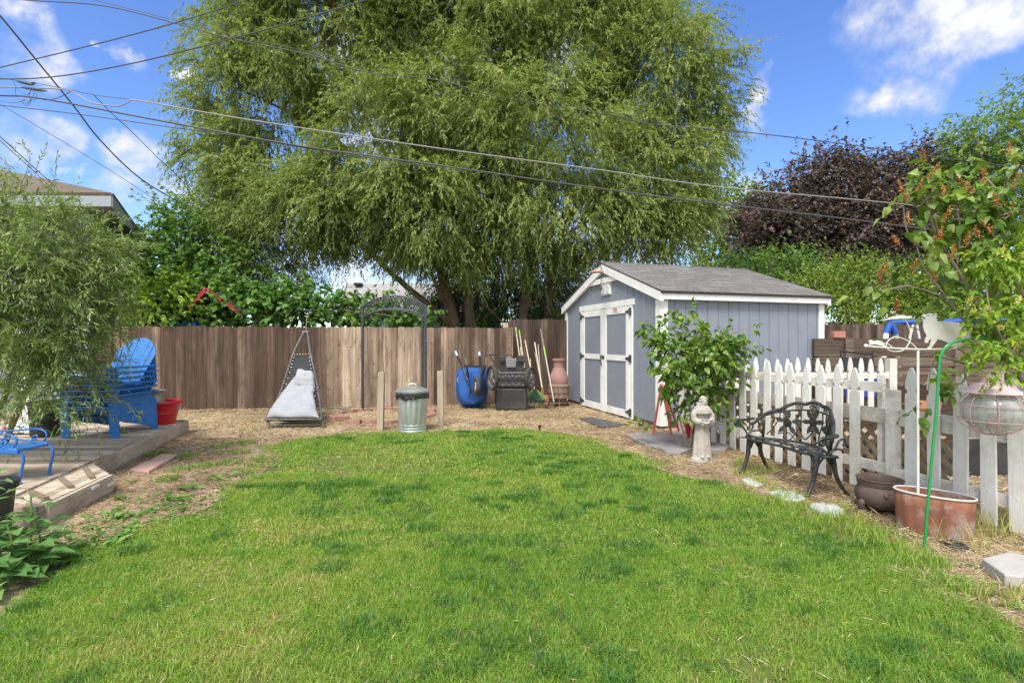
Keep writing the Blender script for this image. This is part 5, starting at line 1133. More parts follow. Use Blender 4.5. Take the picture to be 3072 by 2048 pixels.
# ------------------------------------------------------------------ wheelbarrow on end
m_btray = M('blue barrow steel', (.010,.075,.29), (.018,.115,.38), scale=4, rough=.42, bump=.08, dirt=(.10,.13,.19), dscale=5, damt=.5)
m_rubber = M('dusty tyre rubber', (.03,.028,.026), (.075,.068,.06), scale=12, rough=.85, bump=.3)
m_grip = M('pale blue grip', (.30,.42,.62), (.4,.52,.72), rough=.5, bump=0)
wz = lambda x, y, d=10.3: w(1350+x*.1573, 1030+y*.1573, d)
wb = thing('wheelbarrow', 'blue wheelbarrow standing on its nose against the fence, wheel outward', 'wheelbarrow', (wz(410,1240).x,10.35,0))
c0 = wz(410,1240); X0 = c0.x; Zs = .00106
out_ = [(-.31,.62),(-.315,.42),(-.305,.28),(-.27,.16),(-.20,.06),(-.1,.0),(.03,-.01),(.15,.02),(.235,.10),(.285,.2),(.305,.35),(.305,.55),(.29,.72),(.22,.79),(.05,.8),(-.12,.8),(-.24,.77),(-.29,.72)]
b = MB(); rings = []
for (k, dy) in ((1.04,10.46),(1.0,10.44),(.97,10.40),(.84,10.24),(.80,10.20),(.77,10.19)):
    zc_ = .42 + (1-k)*.12; rings.append([Vector((X0+x*k, dy + (.03 if z_ > .6 else 0), (z_-.40)*k + zc_)) for x, z_ in out_])
n = len(out_); b.add([q for r in rings for q in r], [(i*n+j, i*n+(j+1)%n, (i+1)*n+(j+1)%n, (i+1)*n+j) for i in range(len(rings)-1) for j in range(n)] + [tuple((len(rings)-1)*n+j for j in range(n))])
part('tray', b, m_btray, wb, smooth=True)
b = MB(); rim_ = [Vector((q.x,q.y+.0,q.z)) for q in rings[0]]; b.tube(rim_, .012, 8, closed=True); part('tray_rim', b, m_btray, wb)
for (pts, gx) in (([wz(120,190,10.55),wz(250,480,10.2),wz(330,690,10.1),wz(440,950,10.05)],0),([wz(562,200,10.6),wz(580,430,10.25),wz(605,650,10.1),wz(620,950,10.05)],1)):
    b = MB(); b.tube(pts, .022, 8); part('handle', b, m_blkm, wb); b = MB(); d_ = (pts[0]-pts[1]).normalized(); b.tube([pts[0]-d_*.09, pts[0]+d_*.06], .023, 8); part('grip', b, m_grip, wb)
for (xa, xb) in ((300,345),(695,600)):
    b = MB(); b.tube([wz(xa,270,10.0), wz(xa+(10 if xa<400 else -5),410,10.02)], .024, 6); part('leg', b, m_steel, wb); b = MB(); b.tube([wz(xa+20 if xa<400 else xa-20,430,10.05), wz(xb,660,10.12)], .018, 6); part('brace', b, m_blkm, wb)
b = MB(); b.bar(wz(262,432,10.0), wz(690,445,10.0), .03, .045); b.bar(wz(440,985,10.05), wz(630,985,10.05), .03, .03); b.tube([wz(395,880,10.1), wz(360,1040,10.14)], .01, 6); part('cross_bar', b, m_blkm, wb)
wcn = wz(520,810,9.99); b = MB(); yaw = Matrix.Rotation(.22,3,'Z')
def torus(b, c, R_, r_, rot, n=28, m=10, flat=1.0):
    b.tube([c + rot @ Vector((0, math.cos(2*math.pi*k/n)*R_, math.sin(2*math.pi*k/n)*R_)) for k in range(n)], r_, m, closed=True, flat=flat)
torus(b, wcn, .135, .046, yaw); wh = part('wheel', b, m_rubber, wb, smooth=True)
b = MB(); b.tube([wcn + yaw @ Vector((-.035,0,0)), wcn + yaw @ Vector((.035,0,0))], .085, 20); part('rim', b, m_white, wh)
def text(body, name, mat, size, loc, rot, parent, ext=.001):
    cu = bpy.data.curves.new(name, 'FONT'); cu.body = body; cu.size = size; cu.extrude = ext; cu.align_x = 'CENTER'; cu.align_y = 'CENTER'; cu.materials.append(mat)
    tmp = bpy.data.objects.new(name, cu); COL.objects.link(tmp); bpy.context.view_layer.update(); me = bpy.data.meshes.new_from_object(tmp.evaluated_get(bpy.context.evaluated_depsgraph_get())); bpy.data.objects.remove(tmp); me.materials.clear(); me.materials.append(mat)
    o = bpy.data.objects.new(name, me); o.location = Vector(loc) - wloc(parent); o.rotation_euler = rot; return link(o, parent)
text('KOBALT', 'lettering', m_white, .062, Vector((X0-.262,10.295,.515)), (R(90),R(80),R(-42)), wb)

# ------------------------------------------------------------------ black yard cart on end
m_cartp = M('black poly cart', (.022,.021,.021), (.045,.043,.041), scale=5, rough=.5, bump=.1, dirt=(.10,.09,.08), dscale=3, damt=.55)
m_cartg = M('grey black cart bracket', (.14,.14,.14), (.20,.20,.20), scale=5, rough=.4, bump=.1)
yc = thing('yard_cart', 'black plastic yard cart tipped on end with its wheels outward', 'cart', (wz(1160,1270,10.0).x,10.1,0))
b = MB()
def frustum(b, x0, x1, z0, z1, ya, yb, ins): 
    a = [(x0,z0),(x1,z0),(x1,z1),(x0,z1)]; ca_ = ((x0+x1)/2, (z0+z1)/2); f = [(x+(ca_[0]-x)*ins, z+(ca_[1]-z)*ins) for x, z in a]
    b.add([Vector((x,ya,z)) for x, z in a] + [Vector((x,yb,z)) for x, z in f], [(0,1,2,3),(7,6,5,4),(0,4,5,1),(1,5,6,2),(2,6,7,3),(3,7,4,0)])
P_ = lambda x, y: wz(x,y,10.0)
frustum(b, P_(850,0).x, P_(1490,0).x, .0, P_(0,830).z, 10.45, 9.98, .09); frustum(b, P_(800,0).x, P_(1500,0).x, P_(0,900).z, P_(0,480).z, 10.5, 10.05, .10)
part('tub', b, m_cartp, yc, bev=.03)
b = MB(); zA, zB = P_(0,825).z, P_(0,545).z; xA, xB = P_(920,0).x, P_(1465,0).x
b.box(((xA+xB)/2,10.0,(zA+zB)/2), (xB-xA,.05,zB-zA)); part('base_panel', b, m_cartg, yc, bev=.02)
b = MB(); yf = 9.965; nn = 4; zm = (zA+zB)/2
for (za, zb_) in ((zA+.02,zm-.035),(zm+.035,zB-.02)):
    for k in range(nn):
        xa = xA+.02+(xB-xA-.04)*k/nn; xm_ = xa+(xB-xA-.04)/nn/2; xe = xa+(xB-xA-.04)/nn
        b.bar((xa,yf,za), (xm_,yf,zb_), .022, .014); b.bar((xm_,yf,zb_), (xe,yf,za), .022, .014)
    b.bar((xA,yf,za), (xB,yf,za), .022, .014); b.bar((xA,yf,zb_), (xB,yf,zb_), .022, .014)
part('rib', b, m_cartp, yc)
b = MB(); b.tube([(xA-.13,9.97,zm), (xB+.13,9.97,zm)], .018, 10); part('axle', b, m_blkm, yc)
b = MB(); b.box(((P_(960,0).x+P_(1410,0).x)/2,10.12,(P_(0,540).z+P_(0,320).z)/2), (.47,.22,P_(0,320).z-P_(0,540).z)); b.box((P_(1000,0).x,10.05,P_(0,290).z), (.11,.2,.13)); b.box((P_(1350,0).x,10.05,P_(0,290).z), (.13,.2,.13)); part('hitch_housing', b, m_cartp, yc, bev=.015)
b = MB(); b.prism([(-.11,.09),(.11,.09),(.09,-.09),(-.09,-.09)], (P_(1165,0).x,9.99,P_(0,370).z), (1,0,0), (0,0,1), .05); part('bracket', b, m_cartg, yc, bev=.008)
b = MB(); b.tube([wz(830,350,10.3), wz(745,215,10.55), wz(1165,215,10.55), wz(1230,330,10.3)], .013, 8); part('handle', b, m_blkm, yc)
for (x, y, s, yaw_) in ((805,655,.255,.42),(1530,660,.225,-.46)):
    c = wz(x,y,9.97); rot = Matrix.Rotation(yaw_,3,'Z'); b = MB(); torus(b, c, s-.035, .038, rot, 36, 8, .8); wh = part('wheel', b, m_rubber, yc, smooth=True)
    b = MB(); torus(b, c, s-.075, .016, rot, 30, 6); b.tube([c+rot@Vector((-.03,0,0)), c+rot@Vector((.03,0,0))], .04, 12)
    for k in range(5): an = 2*math.pi*k/5; b.bar(c, c+rot@Vector((0,math.cos(an)*(s-.08),math.sin(an)*(s-.08))), .03, .025)
    part('rim', b, m_cartg, wh)

# ------------------------------------------------------------------ garden tools leaning on the fence
m_hand = M('pale ash handle', (.42,.33,.22), (.60,.50,.37), scale=4, rough=.6, bump=.1, stretch=(4,4,.5)); m_handg = M('grey handle', (.36,.34,.31), (.5,.48,.44), rough=.55); m_handd = M('old dark handle', (.16,.125,.095), (.27,.22,.17), scale=4, rough=.7)
m_lime = M('lime plastic', (.20,.40,.05), (.27,.46,.08), rough=.5, bump=0); m_rust = M('rusty tool steel', (.16,.06,.035), (.30,.14,.085), scale=9, rough=.8, bump=.3, metal=.2); m_grpl = M('dark green rake plastic', (.02,.06,.04), (.035,.09,.06), rough=.5)
z4 = lambda x, y, d: w(1000+x*.34014, 850+y*.34014, d)
def pole(name, label, cat, top_, bot, mat, r=.014, tip=None):
    t = thing(name, label, cat, (bot.x,bot.y,0)); b = MB(); b.tube([bot, top_], r, 8); part('handle', b, mat, t, smooth=True)
    if tip: d = (top_-bot).normalized(); b = MB(); b.tube([top_-d*tip[1], top_+d*.012], r*1.25, 8); part('grip', b, tip[0], t, smooth=True)
    return t
G_ = 'garden tools leaning on the fence beside the shed'
t1 = pole('garden_hoe', 'tool handle with lime green tip standing tallest behind the yard cart', 'garden tool', z4(1609,392,11.02), Vector((z4(1700,1000,10.45).x,10.45,.02)), m_hand, .013, (m_lime,.13)); t1['group'] = G_
t2 = pole('garden_fork', 'tool handle with shorter lime green grip just right of the tallest', 'garden tool', z4(1640,418,11.02), Vector((z4(1735,1000,10.5).x,10.5,.02)), m_hand, .013, (m_lime,.10)); t2['group'] = G_
t3 = pole('leaf_rake', 'green leaf rake with pale handle and fan of tines beside the cart wheel', 'rake', z4(1691,500,11.0), z4(1775,935,10.32), m_hand, .013); t3['group'] = G_
b = MB(); a0 = z4(1775,930,10.30); rows = []
b.prism([(-.05,0),(.05,0),(.20,-.22),(.0,-.25),(-.18,-.22)], (a0.x,a0.y-.012,a0.z), (1,0,0), (0,.0,1), .012); part('rake_head', b, m_grpl, t3)
b = MB(); b2 = MB(); nT = 22
for k in range(nT):
    u = k/(nT-1)*2-1; e = Vector((a0.x+u*.275+.04, a0.y-.03, a0.z-.37-.03*(1-u*u)+.0)); e.z = max(e.z, .015)
    m_ = Vector((a0.x+u*.19+.02,a0.y,a0.z-.23)); (b).tube([m_, e+Vector((0,.02,.03)), e], .004, 5)
    if abs(u) > .55: b2.tube([Vector((a0.x+u*.05,a0.y-.022,a0.z-.01)), Vector((a0.x+u*.235+.02,a0.y-.025,a0.z-.24+.04*abs(u)))], .0035, 5)
part('tine', b, m_grpl, t3).__setitem__('kind', 'stuff'); part('brace', b2, m_lime, t3)
t4 = pole('garden_shovel', 'rusty bladed shovel with pale handle leaning left of the chiminea', 'shovel', z4(1776,520,11.05), z4(1842,925,10.42), m_hand, .015); t4['group'] = G_
b = MB(); s0, s1 = z4(1842,925,10.42), z4(1880,1075,10.3); dx_ = (s1-s0).normalized(); b.tube([s0-dx_*.02, s0.lerp(s1,.45)], .018, 8); sx_ = Vector((1,0,0)); rows = []
for k in range(8):
    v = k/7; wd = .088*math.sin(math.pi*(.30+.68*v))**.55 if v < .98 else .02; c = s0.lerp(s1,.38+.62*v); rows.append([c + sx_*wd*(j/3-1) + Vector((0,-.02*(1-(j/3-1)**2),0)) for j in range(7)])
b.grid(rows, .005); part('blade', b, m_rust, t4, smooth='all')
t5 = pole('broom_handle', 'thin grey handle leaning just right of the shovel', 'garden tool', z4(1806,538,11.08), Vector((z4(1850,1040,10.6).x,10.6,.02)), m_handg, .010); t5['group'] = G_
t6 = pole('edger', 'long dark topped handle with a green band leaning right of the tools', 'garden tool', z4(1829,408,11.12), z4(1950,1070,10.35), m_handg, .014); t6['group'] = G_
b = MB(); a_, e_ = z4(1829,408,11.12), z4(1950,1070,10.35); b.tube([a_.lerp(e_,-.005), a_.lerp(e_,.24)], .0165, 8); part('dark_grip', b, m_handd, t6); b = MB(); b.tube([a_.lerp(e_,.24), a_.lerp(e_,.37)], .017, 8); part('green_band', b, m_lime, t6); b = MB(); b.tube([a_.lerp(e_,.96), a_.lerp(e_,1.0)], .018, 8); part('foot', b, m_grpl, t6)
t7 = pole('steel_rake', 'rusty toothed steel rake standing behind the shovel blade', 'rake', z4(1778,610,10.95), Vector((z4(1868,1080,10.4).x,10.42,.10)), m_handd, .012); t7['group'] = G_
b = MB(); q = Vector((z4(1830,1080,10.35).x,10.36,.10)); b.bar(q+Vector((-.05,0,0)), q+Vector((.27,0,0)), .015, .02)
for k in range(12): b.box(q+Vector((-.04+.027*k,-.015,-.045)), (.009,.009,.09))
part('rake_head', b, m_rust, t7)
for (x, y, xb, lab, mm) in ((1650,562,1710,'short pale handle showing between the two lime tipped handles',m_hand),(1737,665,1760,'short pale stick rising behind the cart wheel',m_hand)):
    tt_ = pole('tool_handle', lab, 'garden tool', z4(x,y,10.9), Vector((z4(xb,1030,10.5).x,10.5,.02)), mm, .011); tt_['group'] = G_

# ------------------------------------------------------------------ chiminea
m_chim = M('pink brown clay', (.24,.125,.105), (.33,.19,.165), scale=6, rough=.75, bump=.15, dirt=(.22,.09,.07), dscale=4, damt=.5)
p = Vector((wz(2070,1150,10.75).x,10.72,0)); cm = thing('chiminea', 'pinkish clay chiminea on a dark stand between tools and shed', 'chiminea', p)
b = MB(); b.lathe([(.19,.46),(.20,.50),(.205,.58),(.19,.64),(.15,.72),(.115,.80),(.105,.84),(.11,.86),(.105,.93),(.13,.95),(.135,.99),(.10,1.0),(.09,.85)], p, 32); part('chimney', b, m_chim, cm, smooth=True)
b = MB(); b.lathe([(.19,.18),(.215,.20),(.22,.45),(.2,.47)], p, 24); part('firebox', b, m_handd, cm, smooth=True)
b = MB()
for z in (.19,.30,.42): torus(b, p+Vector((0,0,z)), .222, .010, Matrix.Rotation(math.pi/2,3,'Y'), 24, 6)
for k in range(14): an = 2*math.pi*k/14; b.tube(bez([p+Vector((math.cos(an)*.222,math.sin(an)*.222,.19)), p+Vector((math.cos(an+.2)*.225,math.sin(an+.2)*.225,.30)), p+Vector((math.cos(an)*.222,math.sin(an)*.222,.42))], 4), .006, 5)
part('openwork', b, m_rust, cm)
for k in range(3):
    an = .5+2*math.pi*k/3; b = MB(); b.tube([p+Vector((math.cos(an)*.17,math.sin(an)*.17,.2)), p+Vector((math.cos(an)*.24,math.sin(an)*.24,0))], .014, 8); part('leg', b, m_rust, cm)

p = g(1619,1292); sk = thing('sprinkler_head', 'small black sprinkler head sticking up at the far lawn edge', 'sprinkler', p)
b = MB(); b.lathe([(.014,0),(.016,.05),(.022,.055),(.024,.085),(.018,.088)], p, 12); part('body', b, m_blk, sk, smooth=True)
slab('door_mat', [(1738,1252),(1776,1250),(1880,1272),(1802,1280)], 'dark flat mat on the ground before the shed doors', 'mat', M('dark slate', (.045,.045,.05), (.09,.09,.095), scale=7, rough=.8, bump=.5, dirt=(.2,.16,.1), dscale=6, damt=.4), .032)
# ------------------------------------------------------------------ A-frame, bucket, flagstones
m_redw = M('faded red painted wood', (.50,.085,.05), (.62,.16,.10), scale=5, rough=.6, bump=.2, dirt=(.35,.12,.08), dscale=5, damt=.4)
af = thing('folding_easel', 'red wooden A frame easel standing at the shed corner trim', 'easel', w(1990,1305,7.2))
ap = w(1984,1152,7.15)
for (x, y, d, lab) in ((1958,1312,7.22,'leg'),(2017,1318,7.08,'leg'),(2040,1300,7.4,'leg')):
    ft = g(x,y); b = MB(); b.bar(ft, ap+Vector(((ft.x-ap.x)*.02,(ft.y-ap.y)*.02,0)), .022, .04, (0,1,0)); part('leg', b, m_redw, af)
a1, a2 = g(1958,1312).lerp(ap,.80), g(2017,1318).lerp(ap,.80); b = MB(); b.bar(a1+Vector((-.015,-.02,0)), a2+Vector((.02,-.02,0)), .018, .035); b.bar(a1.lerp(g(1958,1312),.05)+Vector((0,-.03,.05)), ap+Vector((.02,-.03,-.01)), .015, .03); part('cross_bar', b, m_redw, af)
b = MB(); q = g(2017,1318); b.bar(q.lerp(ap,.30)+Vector((.012,-.018,0)), q.lerp(ap,.78)+Vector((.012,-.018,0)), .05, .018, (0,1,0)); part('tray_board', b, m_redw, af)
m_flag = M('lilac grey flagstone', (.19,.175,.175), (.32,.30,.29), scale=4, rough=.85, bump=.6, bscale=20, dirt=(.30,.23,.16), dscale=3, damt=.5)
slab('flagstone', [(1876,1300),(1960,1293),(2040,1296),(2072,1318),(2082,1342),(2040,1357),(1998,1352),(1975,1338),(1935,1330)], 'large grey flagstone under the red easel and lilac bush', 'flagstone', m_flag, .05, bevw=.012)
slab('flagstone', [(2085,1345),(2160,1325),(2196,1330),(2178,1345),(2128,1350)], 'smaller grey flagstone behind the statue by the pickets', 'flagstone', m_flag, .05, bevw=.012)
p = g(2078,1322); bk = thing('bucket', 'small red metal bucket on the flagstone behind the statue', 'bucket', (p.x,p.y,.05))
b = MB(); b.lathe([(.075,.05),(.085,.09),(.088,.10),(.098,.16),(.10,.17),(.11,.22),(.115,.23),(.105,.23),(.07,.06)], (p.x,p.y,0), 24); part('body', b, m_redp, bk, smooth=True)
b = MB(); b.tube(bez([Vector((p.x-.11,p.y,.22)), Vector((p.x-.05,p.y,.36)), Vector((p.x+.04,p.y,.38)), Vector((p.x+.11,p.y,.22))], 6), .006, 6); part('bail', b, m_redp, bk)

# ------------------------------------------------------------------ statue
m_stat = M('weathered cast stone', (.34,.305,.26), (.46,.425,.375), scale=9, rough=.9, bump=.4, bscale=60, dirt=(.20,.17,.135), dscale=6, damt=.7)
p = g(2105,1386); stt = thing('statue', 'pale stone statue of a bearded robed monk beside the lilac bush', 'statue', p, .15)
b = MB()
b.lathe([(.115,0),(.125,.02),(.115,.055),(.09,.07)], (0,0,0), 14, 1.05, .8, mod=lambda a, z: 1+.09*mnoise.noise(Vector((math.cos(a)*2, math.sin(a)*2, z*9))))
fold = lambda a, z: 1 + .085*max(0, (.50-z)/.45)*math.cos(a*8+math.sin(a*3)*1.2+z*4) + (.03*math.cos(a*11) if .5 < z < .58 else 0)
b.lathe([(.104,.045),(.105,.07),(.098,.15),(.09,.25),(.083,.35),(.074,.44),(.066,.475),(.063,.485),(.07,.50),(.078,.53),(.082,.57),(.07,.61),(.03,.64)], (.005,0,0), 72, 1, .72, mod=fold)
torus(b, Vector((.005,0,.483)), .064, .008, Matrix.Rotation(math.pi/2,3,'Y'), 30, 6)
b.tube([(.03,-.052,.48),(.035,-.058,.40),(.03,-.066,.28),(.035,-.07,.2)], .007, 6)
b.lathe([(.104,.548),(.109,.556),(.100,.59),(.082,.62),(.06,.64),(.045,.648)], (.005,-.003,0), 40, 1, .78, mod=lambda a, z: 1+.03*math.cos(a*9))
torus(b, Vector((.005,.006,.640)), .046, .016, Matrix.Rotation(math.pi/2,3,'Y') @ Matrix.Rotation(.25,3,'Y'), 24, 8)
b.ball((.005,.035,.645), .04, 12, 8, (1.1,.7,.8))
hc = Vector((.008,-.012,.69)); b.ball(hc, .046, 20, 14, (.90,1.0,1.28)); b.ball(hc+Vector((0,-.008,-.035)), .034, 14, 10, (.95,1,.9))
b.ball(hc+Vector((0,-.022,-.052)), .021, 12, 8, (1.05,1,1.25))                       # beard
b.ball(hc+Vector((0,-.046,-.008)), .0085, 8, 6, (.9,1.1,1.7)); b.ball(hc+Vector((0,-.047,-.017)), .0085, 8, 6, (1.2,1,.8))   # nose
for s in (-1,1):
    b.tube(bez([hc+Vector((s*.006,-.045,.007)), hc+Vector((s*.02,-.043,.012)), hc+Vector((s*.034,-.030,.004))], 4), .0052, 6)      # brow
    b.ball(hc+Vector((s*.017,-.0395,-.003)), .0062, 8, 6, (1.3,1,.8)); b.ball(hc+Vector((s*.022,-.034,-.022)), .011, 8, 6)          # eye, cheek
    b.tube(bez([hc+Vector((s*.003,-.047,-.027)), hc+Vector((s*.014,-.043,-.031)), hc+Vector((s*.02,-.036,-.042))], 4), .0045, 6)     # moustache
    b.ball(hc+Vector((s*.042,.0,-.006)), .011, 8, 6, (.6,1,1.4))                     # ear
    b.tube([Vector((s*.085+.005,.0,.585)), Vector((s*.106,-.015,.53)), Vector((s*.105,-.03,.485))], [.027,.033,.034], 10)
    b.tube([Vector((s*.105,-.025,.49)), Vector((s*.085,-.06,.468)), Vector((s*.055,-.082,.462))], [.036,.034,.032], 10)             # wide sleeve
    b.tube([Vector((s*.06,-.078,.462)), Vector((s*.035,-.096,.463))], [.015,.013], 8)
    hd = Vector((s*.024,-.103,.463)); b.ball(hd, .016, 10, 8, (1.1,.8,.7))
    for k in range(4): b.tube([hd+Vector((-s*.008,-.004,.011-.007*k)), hd+Vector((-s*(.026-.002*abs(k-1.5)),-.006,.012-.008*k)), hd+Vector((-s*(.034-.003*abs(k-1.5)),.001,.009-.008*k))], .0046, 6)
    b.tube([hd+Vector((0,-.006,.012)), hd+Vector((-s*.012,-.012,.023))], .005, 6)
for k in range(15): a = math.pi*(.0+k/14)*1.0; b.ball(hc+Vector((.037*math.cos(a), -.034*math.sin(a)-.002, .030+.003*(k%2))), .0085, 8, 6)   # fringe of hair
b.ball((.055,-.098,.487), .015, 10, 8, (1.5,1,.9)); b.ball((.072,-.10,.500), .008, 8, 6); b.tube([(.045,-.098,.485),(.02,-.095,.480)], [.009,.004], 6)     # a bird on the hand
b.lathe([(.02,.44),(.034,.452),(.036,.458),(.02,.456)], (-.005,-.105,0), 16)
for s in (-.035,.04): b.ball((s,-.075,.075), .026, 10, 6, (.8,1.5,.55))
o = part('figure', b, m_stat, stt, world=False)
rm = o.modifiers.new('join', 'REMESH'); rm.mode = 'VOXEL'; rm.voxel_size = .0036; rm.use_smooth_shade = True
ds = o.modifiers.new('soft', 'SMOOTH'); ds.factor = .5; ds.iterations = 2

# ------------------------------------------------------------------ cast iron bench
m_cast = M('worn black cast iron', (.022,.026,.027), (.062,.068,.068), scale=14, rough=.42, metal=.35, bump=.25, bscale=60, dirt=(.11,.085,.065), dscale=7, damt=.45)
be = thing('garden_bench', 'black cast iron garden bench with flowered back before the picket fence', 'bench', (2.67,4.88,0), math.atan2(-.9653,.2612))
P_b = lambda name, b, **k: part(name, b, m_cast, be, world=False, **k)
SZ = .365
yb = lambda x: .21 - .30*(x/.5)**2
def bp(x, z): return Vector((x, yb(x)+(z-SZ)*.16, z))
def oval(n=48):
    pts = []
    for k in range(n):
        a = 2*math.pi*k/n; x = .515*math.cos(a)*(1); s = math.sin(a)
        if s >= 0: y = (yb(x)-.02)*s**.6 + (-.02)*(1-s**.6) if abs(x) < .5 else -.02
        else: y = -.02 - (.17-.055*math.exp(-(x/.17)**2))*abs(s)**.55
        pts.append(Vector((x,y,SZ)))
    return pts
ov = oval(); b = MB(); b.tube(ov, .013, 8, closed=True)
def inside(x, y): return pip(np.array([x]), np.array([y]), [(q.x,q.y) for q in ov])[0]
random.seed(21)
def strip(p0, a, L_, kk, r=.0055):
    pts = []; x, y = p0
    for i in range(16):
        if not inside(x, y): break
        pts.append(Vector((x,y,SZ+.002))); x += math.cos(a)*L_/16; y += math.sin(a)*L_/16; a += kk
    if len(pts) > 3: b.tube(pts, r, 6, flat=.6)
for i in range(11): strip((-.47+.09*i, -.03+.02*(i%3)), rnd(-.6,.6), .55, rnd(-.07,.07), .007)
for i in range(13): strip((-.42+.07*i, -.17+.02*(i%2)), rnd(.9,2.2), .42, rnd(-.06,.06), .0065)
def petal(b, c, a, L_, W_, ex, ey, th=.008):
    o = [(0,0),(L_*.25,W_*.42),(L_*.55,W_*.5),(L_*.85,W_*.25),(L_,0),(L_*.85,-W_*.25),(L_*.55,-W_*.5),(L_*.25,-W_*.42)]
    ca_, sa_ = math.cos(a), math.sin(a); b.prism([(x*ca_-y*sa_, x*sa_+y*ca_) for x, y in o], c, ex, ey, th)
X3, Y3, Z3 = Vector((1,0,0)), Vector((0,1,0)), Vector((0,0,1))
for i in range(46):
    x, y = rnd(-.46,.46), rnd(-.16,.17)
    if inside(x, y): petal(b, Vector((x,y,SZ+.003)), rnd(0,6.28), rnd(.06,.10), rnd(.03,.042), X3, Y3)
P_b('seat', b)
topz = lambda x: SZ + .375*max(0,1-(abs(x)/.515)**2.2)**.62
b = MB(); pts = []
for k in range(61):
    x = -.50+1.0*k/60; lob = .022*abs(math.sin((x+.5)*math.pi*5)); pts.append(bp(x, max(topz(x), SZ+.13)+lob))
b.tube(pts, .0165, 8); pts2 = [bp(x, SZ+.10+(topz(x)-SZ)*.58) for x in [-.46+.92*k/40 for k in range(41)]]; b.tube(pts2, .009, 6)
for s in (-1,1): b.tube([bp(s*.40,SZ), bp(s*.405,SZ+.15), bp(s*.41,topz(.41))], .014, 8)
P_b('back_frame', b, smooth='all')
b = MB()
def spiral(b, c, r0, turns, dirn, a0, r=.0055, n=22):
    pts = []
    for k in range(n): t_ = k/(n-1); a = a0+dirn*turns*2*math.pi*t_; rr = r0*(1-.8*t_); pts.append(bp(c[0]+rr*math.cos(a), c[1]+rr*math.sin(a)))
    b.tube(pts, r, 6)
for x in (-.30,-.15,-.035,.035,.15,.30): spiral(b, (x, (topz(x)+SZ+.10+(topz(x)-SZ)*.58)/2+.005), .032, 1.4, 1 if x > 0 else -1, math.pi/2, .0055)
P_b('scroll', b)
b = MB()
for (fx, fz, n, a0) in ((-.235,.535,5,.3),(.0,.575,6,.1),(.225,.535,5,.7)):
    fx_ = Vector((1, (yb(fx+.01)-yb(fx-.01))/.02, 0)).normalized(); c = bp(fx, fz)
    b.tube([c+Vector((0,-.008,0)), c+Vector((0,.008,0))], .044, 14)
    b.tube([c+Vector((0,-.014,0)), c+Vector((0,.0,0))], .026, 10)
    for k in range(n): a = a0+2*math.pi*k/n; petal(b, c+fx_*math.cos(a)*.033+Z3*math.sin(a)*.033, a, .098, .046, fx_, Z3+Vector((0,.16,0)))
for pts in ([(-.38,.40),(-.34,.47),(-.30,.60),(-.33,.66)],[(-.20,.37),(-.15,.45),(-.12,.55),(-.14,.66)],[(-.12,.46),(-.06,.40),(.0,.47),(.03,.55)],[(.12,.37),(.10,.46),(.13,.57),(.11,.68)],[(.05,.37),(.14,.42),(.22,.44),(.30,.40)],[(.34,.40),(.31,.50),(.34,.60),(.31,.66)],[(-.30,.42),(-.22,.44),(-.15,.38)],[(.02,.62),(.03,.70),(-.02,.73)]):
    b.tube(bez([bp(x,z) for x, z in pts], 5), .0065, 6)
P_b('flower_panel', b)
for s in (-1,1):
    b = MB(); q = lambda x, y, z: Vector((s*x,y,z))
    b.tube(bez([bp(s*.475,.555), q(.515,-.02,.545), q(.525,-.12,.535), q(.525,-.19,.535), q(.522,-.222,.512), q(.52,-.21,.48), q(.518,-.18,.475), q(.517,-.165,.495), q(.517,-.18,.507)], 6), .0135, 8)
    b.tube(bez([q(.49,-.09,SZ), q(.50,-.10,.41), q(.515,-.13,.46), q(.52,-.17,.49)], 5), .010, 6)
    b.tube(bez([q(.49,-.09,.385), q(.50,-.03,.44), q(.51,.0,.50), q(.51,.05,.515), q(.505,.07,.48), q(.505,.045,.46)], 5), .009, 6)
    b.tube(bez([q(.49,-.09,.385), q(.49,-.03,.42), q(.48,.05,.42), q(.47,.09,.385)], 5), .009, 6); b.ball(q(.49,-.09,.385), .02, 8, 6); P_b('armrest', b, smooth='all')
    for (x, y, fx, fy) in ((.41,-.135,.41,-.245),(.44,-.0,.465,.165)):
        b = MB(); b.tube(bez([q(x,y,SZ-.005), q(x*1.01,y+(fy-y)*.08,.29), q(x+(fx-x)*.2,y+(fy-y)*.25,.18), q(x+(fx-x)*.6,y+(fy-y)*.62,.07), q(fx*1.01,fy*1.03,0)], 6), [.030,.029,.028,.027,.026,.025,.0245,.024,.023,.022,.021,.0205,.02,.019,.019,.018,.018,.017,.017,.017,.0165,.016,.016,.016,.017], 8)
        sg = 1 if y < 0 else -1
        b.tube(bez([q(x-.10,y+sg*.02,SZ-.008), q(x-.05,y,.335), q(x-.015,y,.27)], 5), .011, 6); b.tube(bez([q(x,y+sg*.10,SZ-.008), q(x+.01,y+sg*.05,.33), q(x,y+sg*.01,.27)], 5), .009, 6); b.ball(q(x-.02,y-.01,.325), .026, 8, 6, (1,.8,1.1))
        P_b('leg', b, smooth='all')

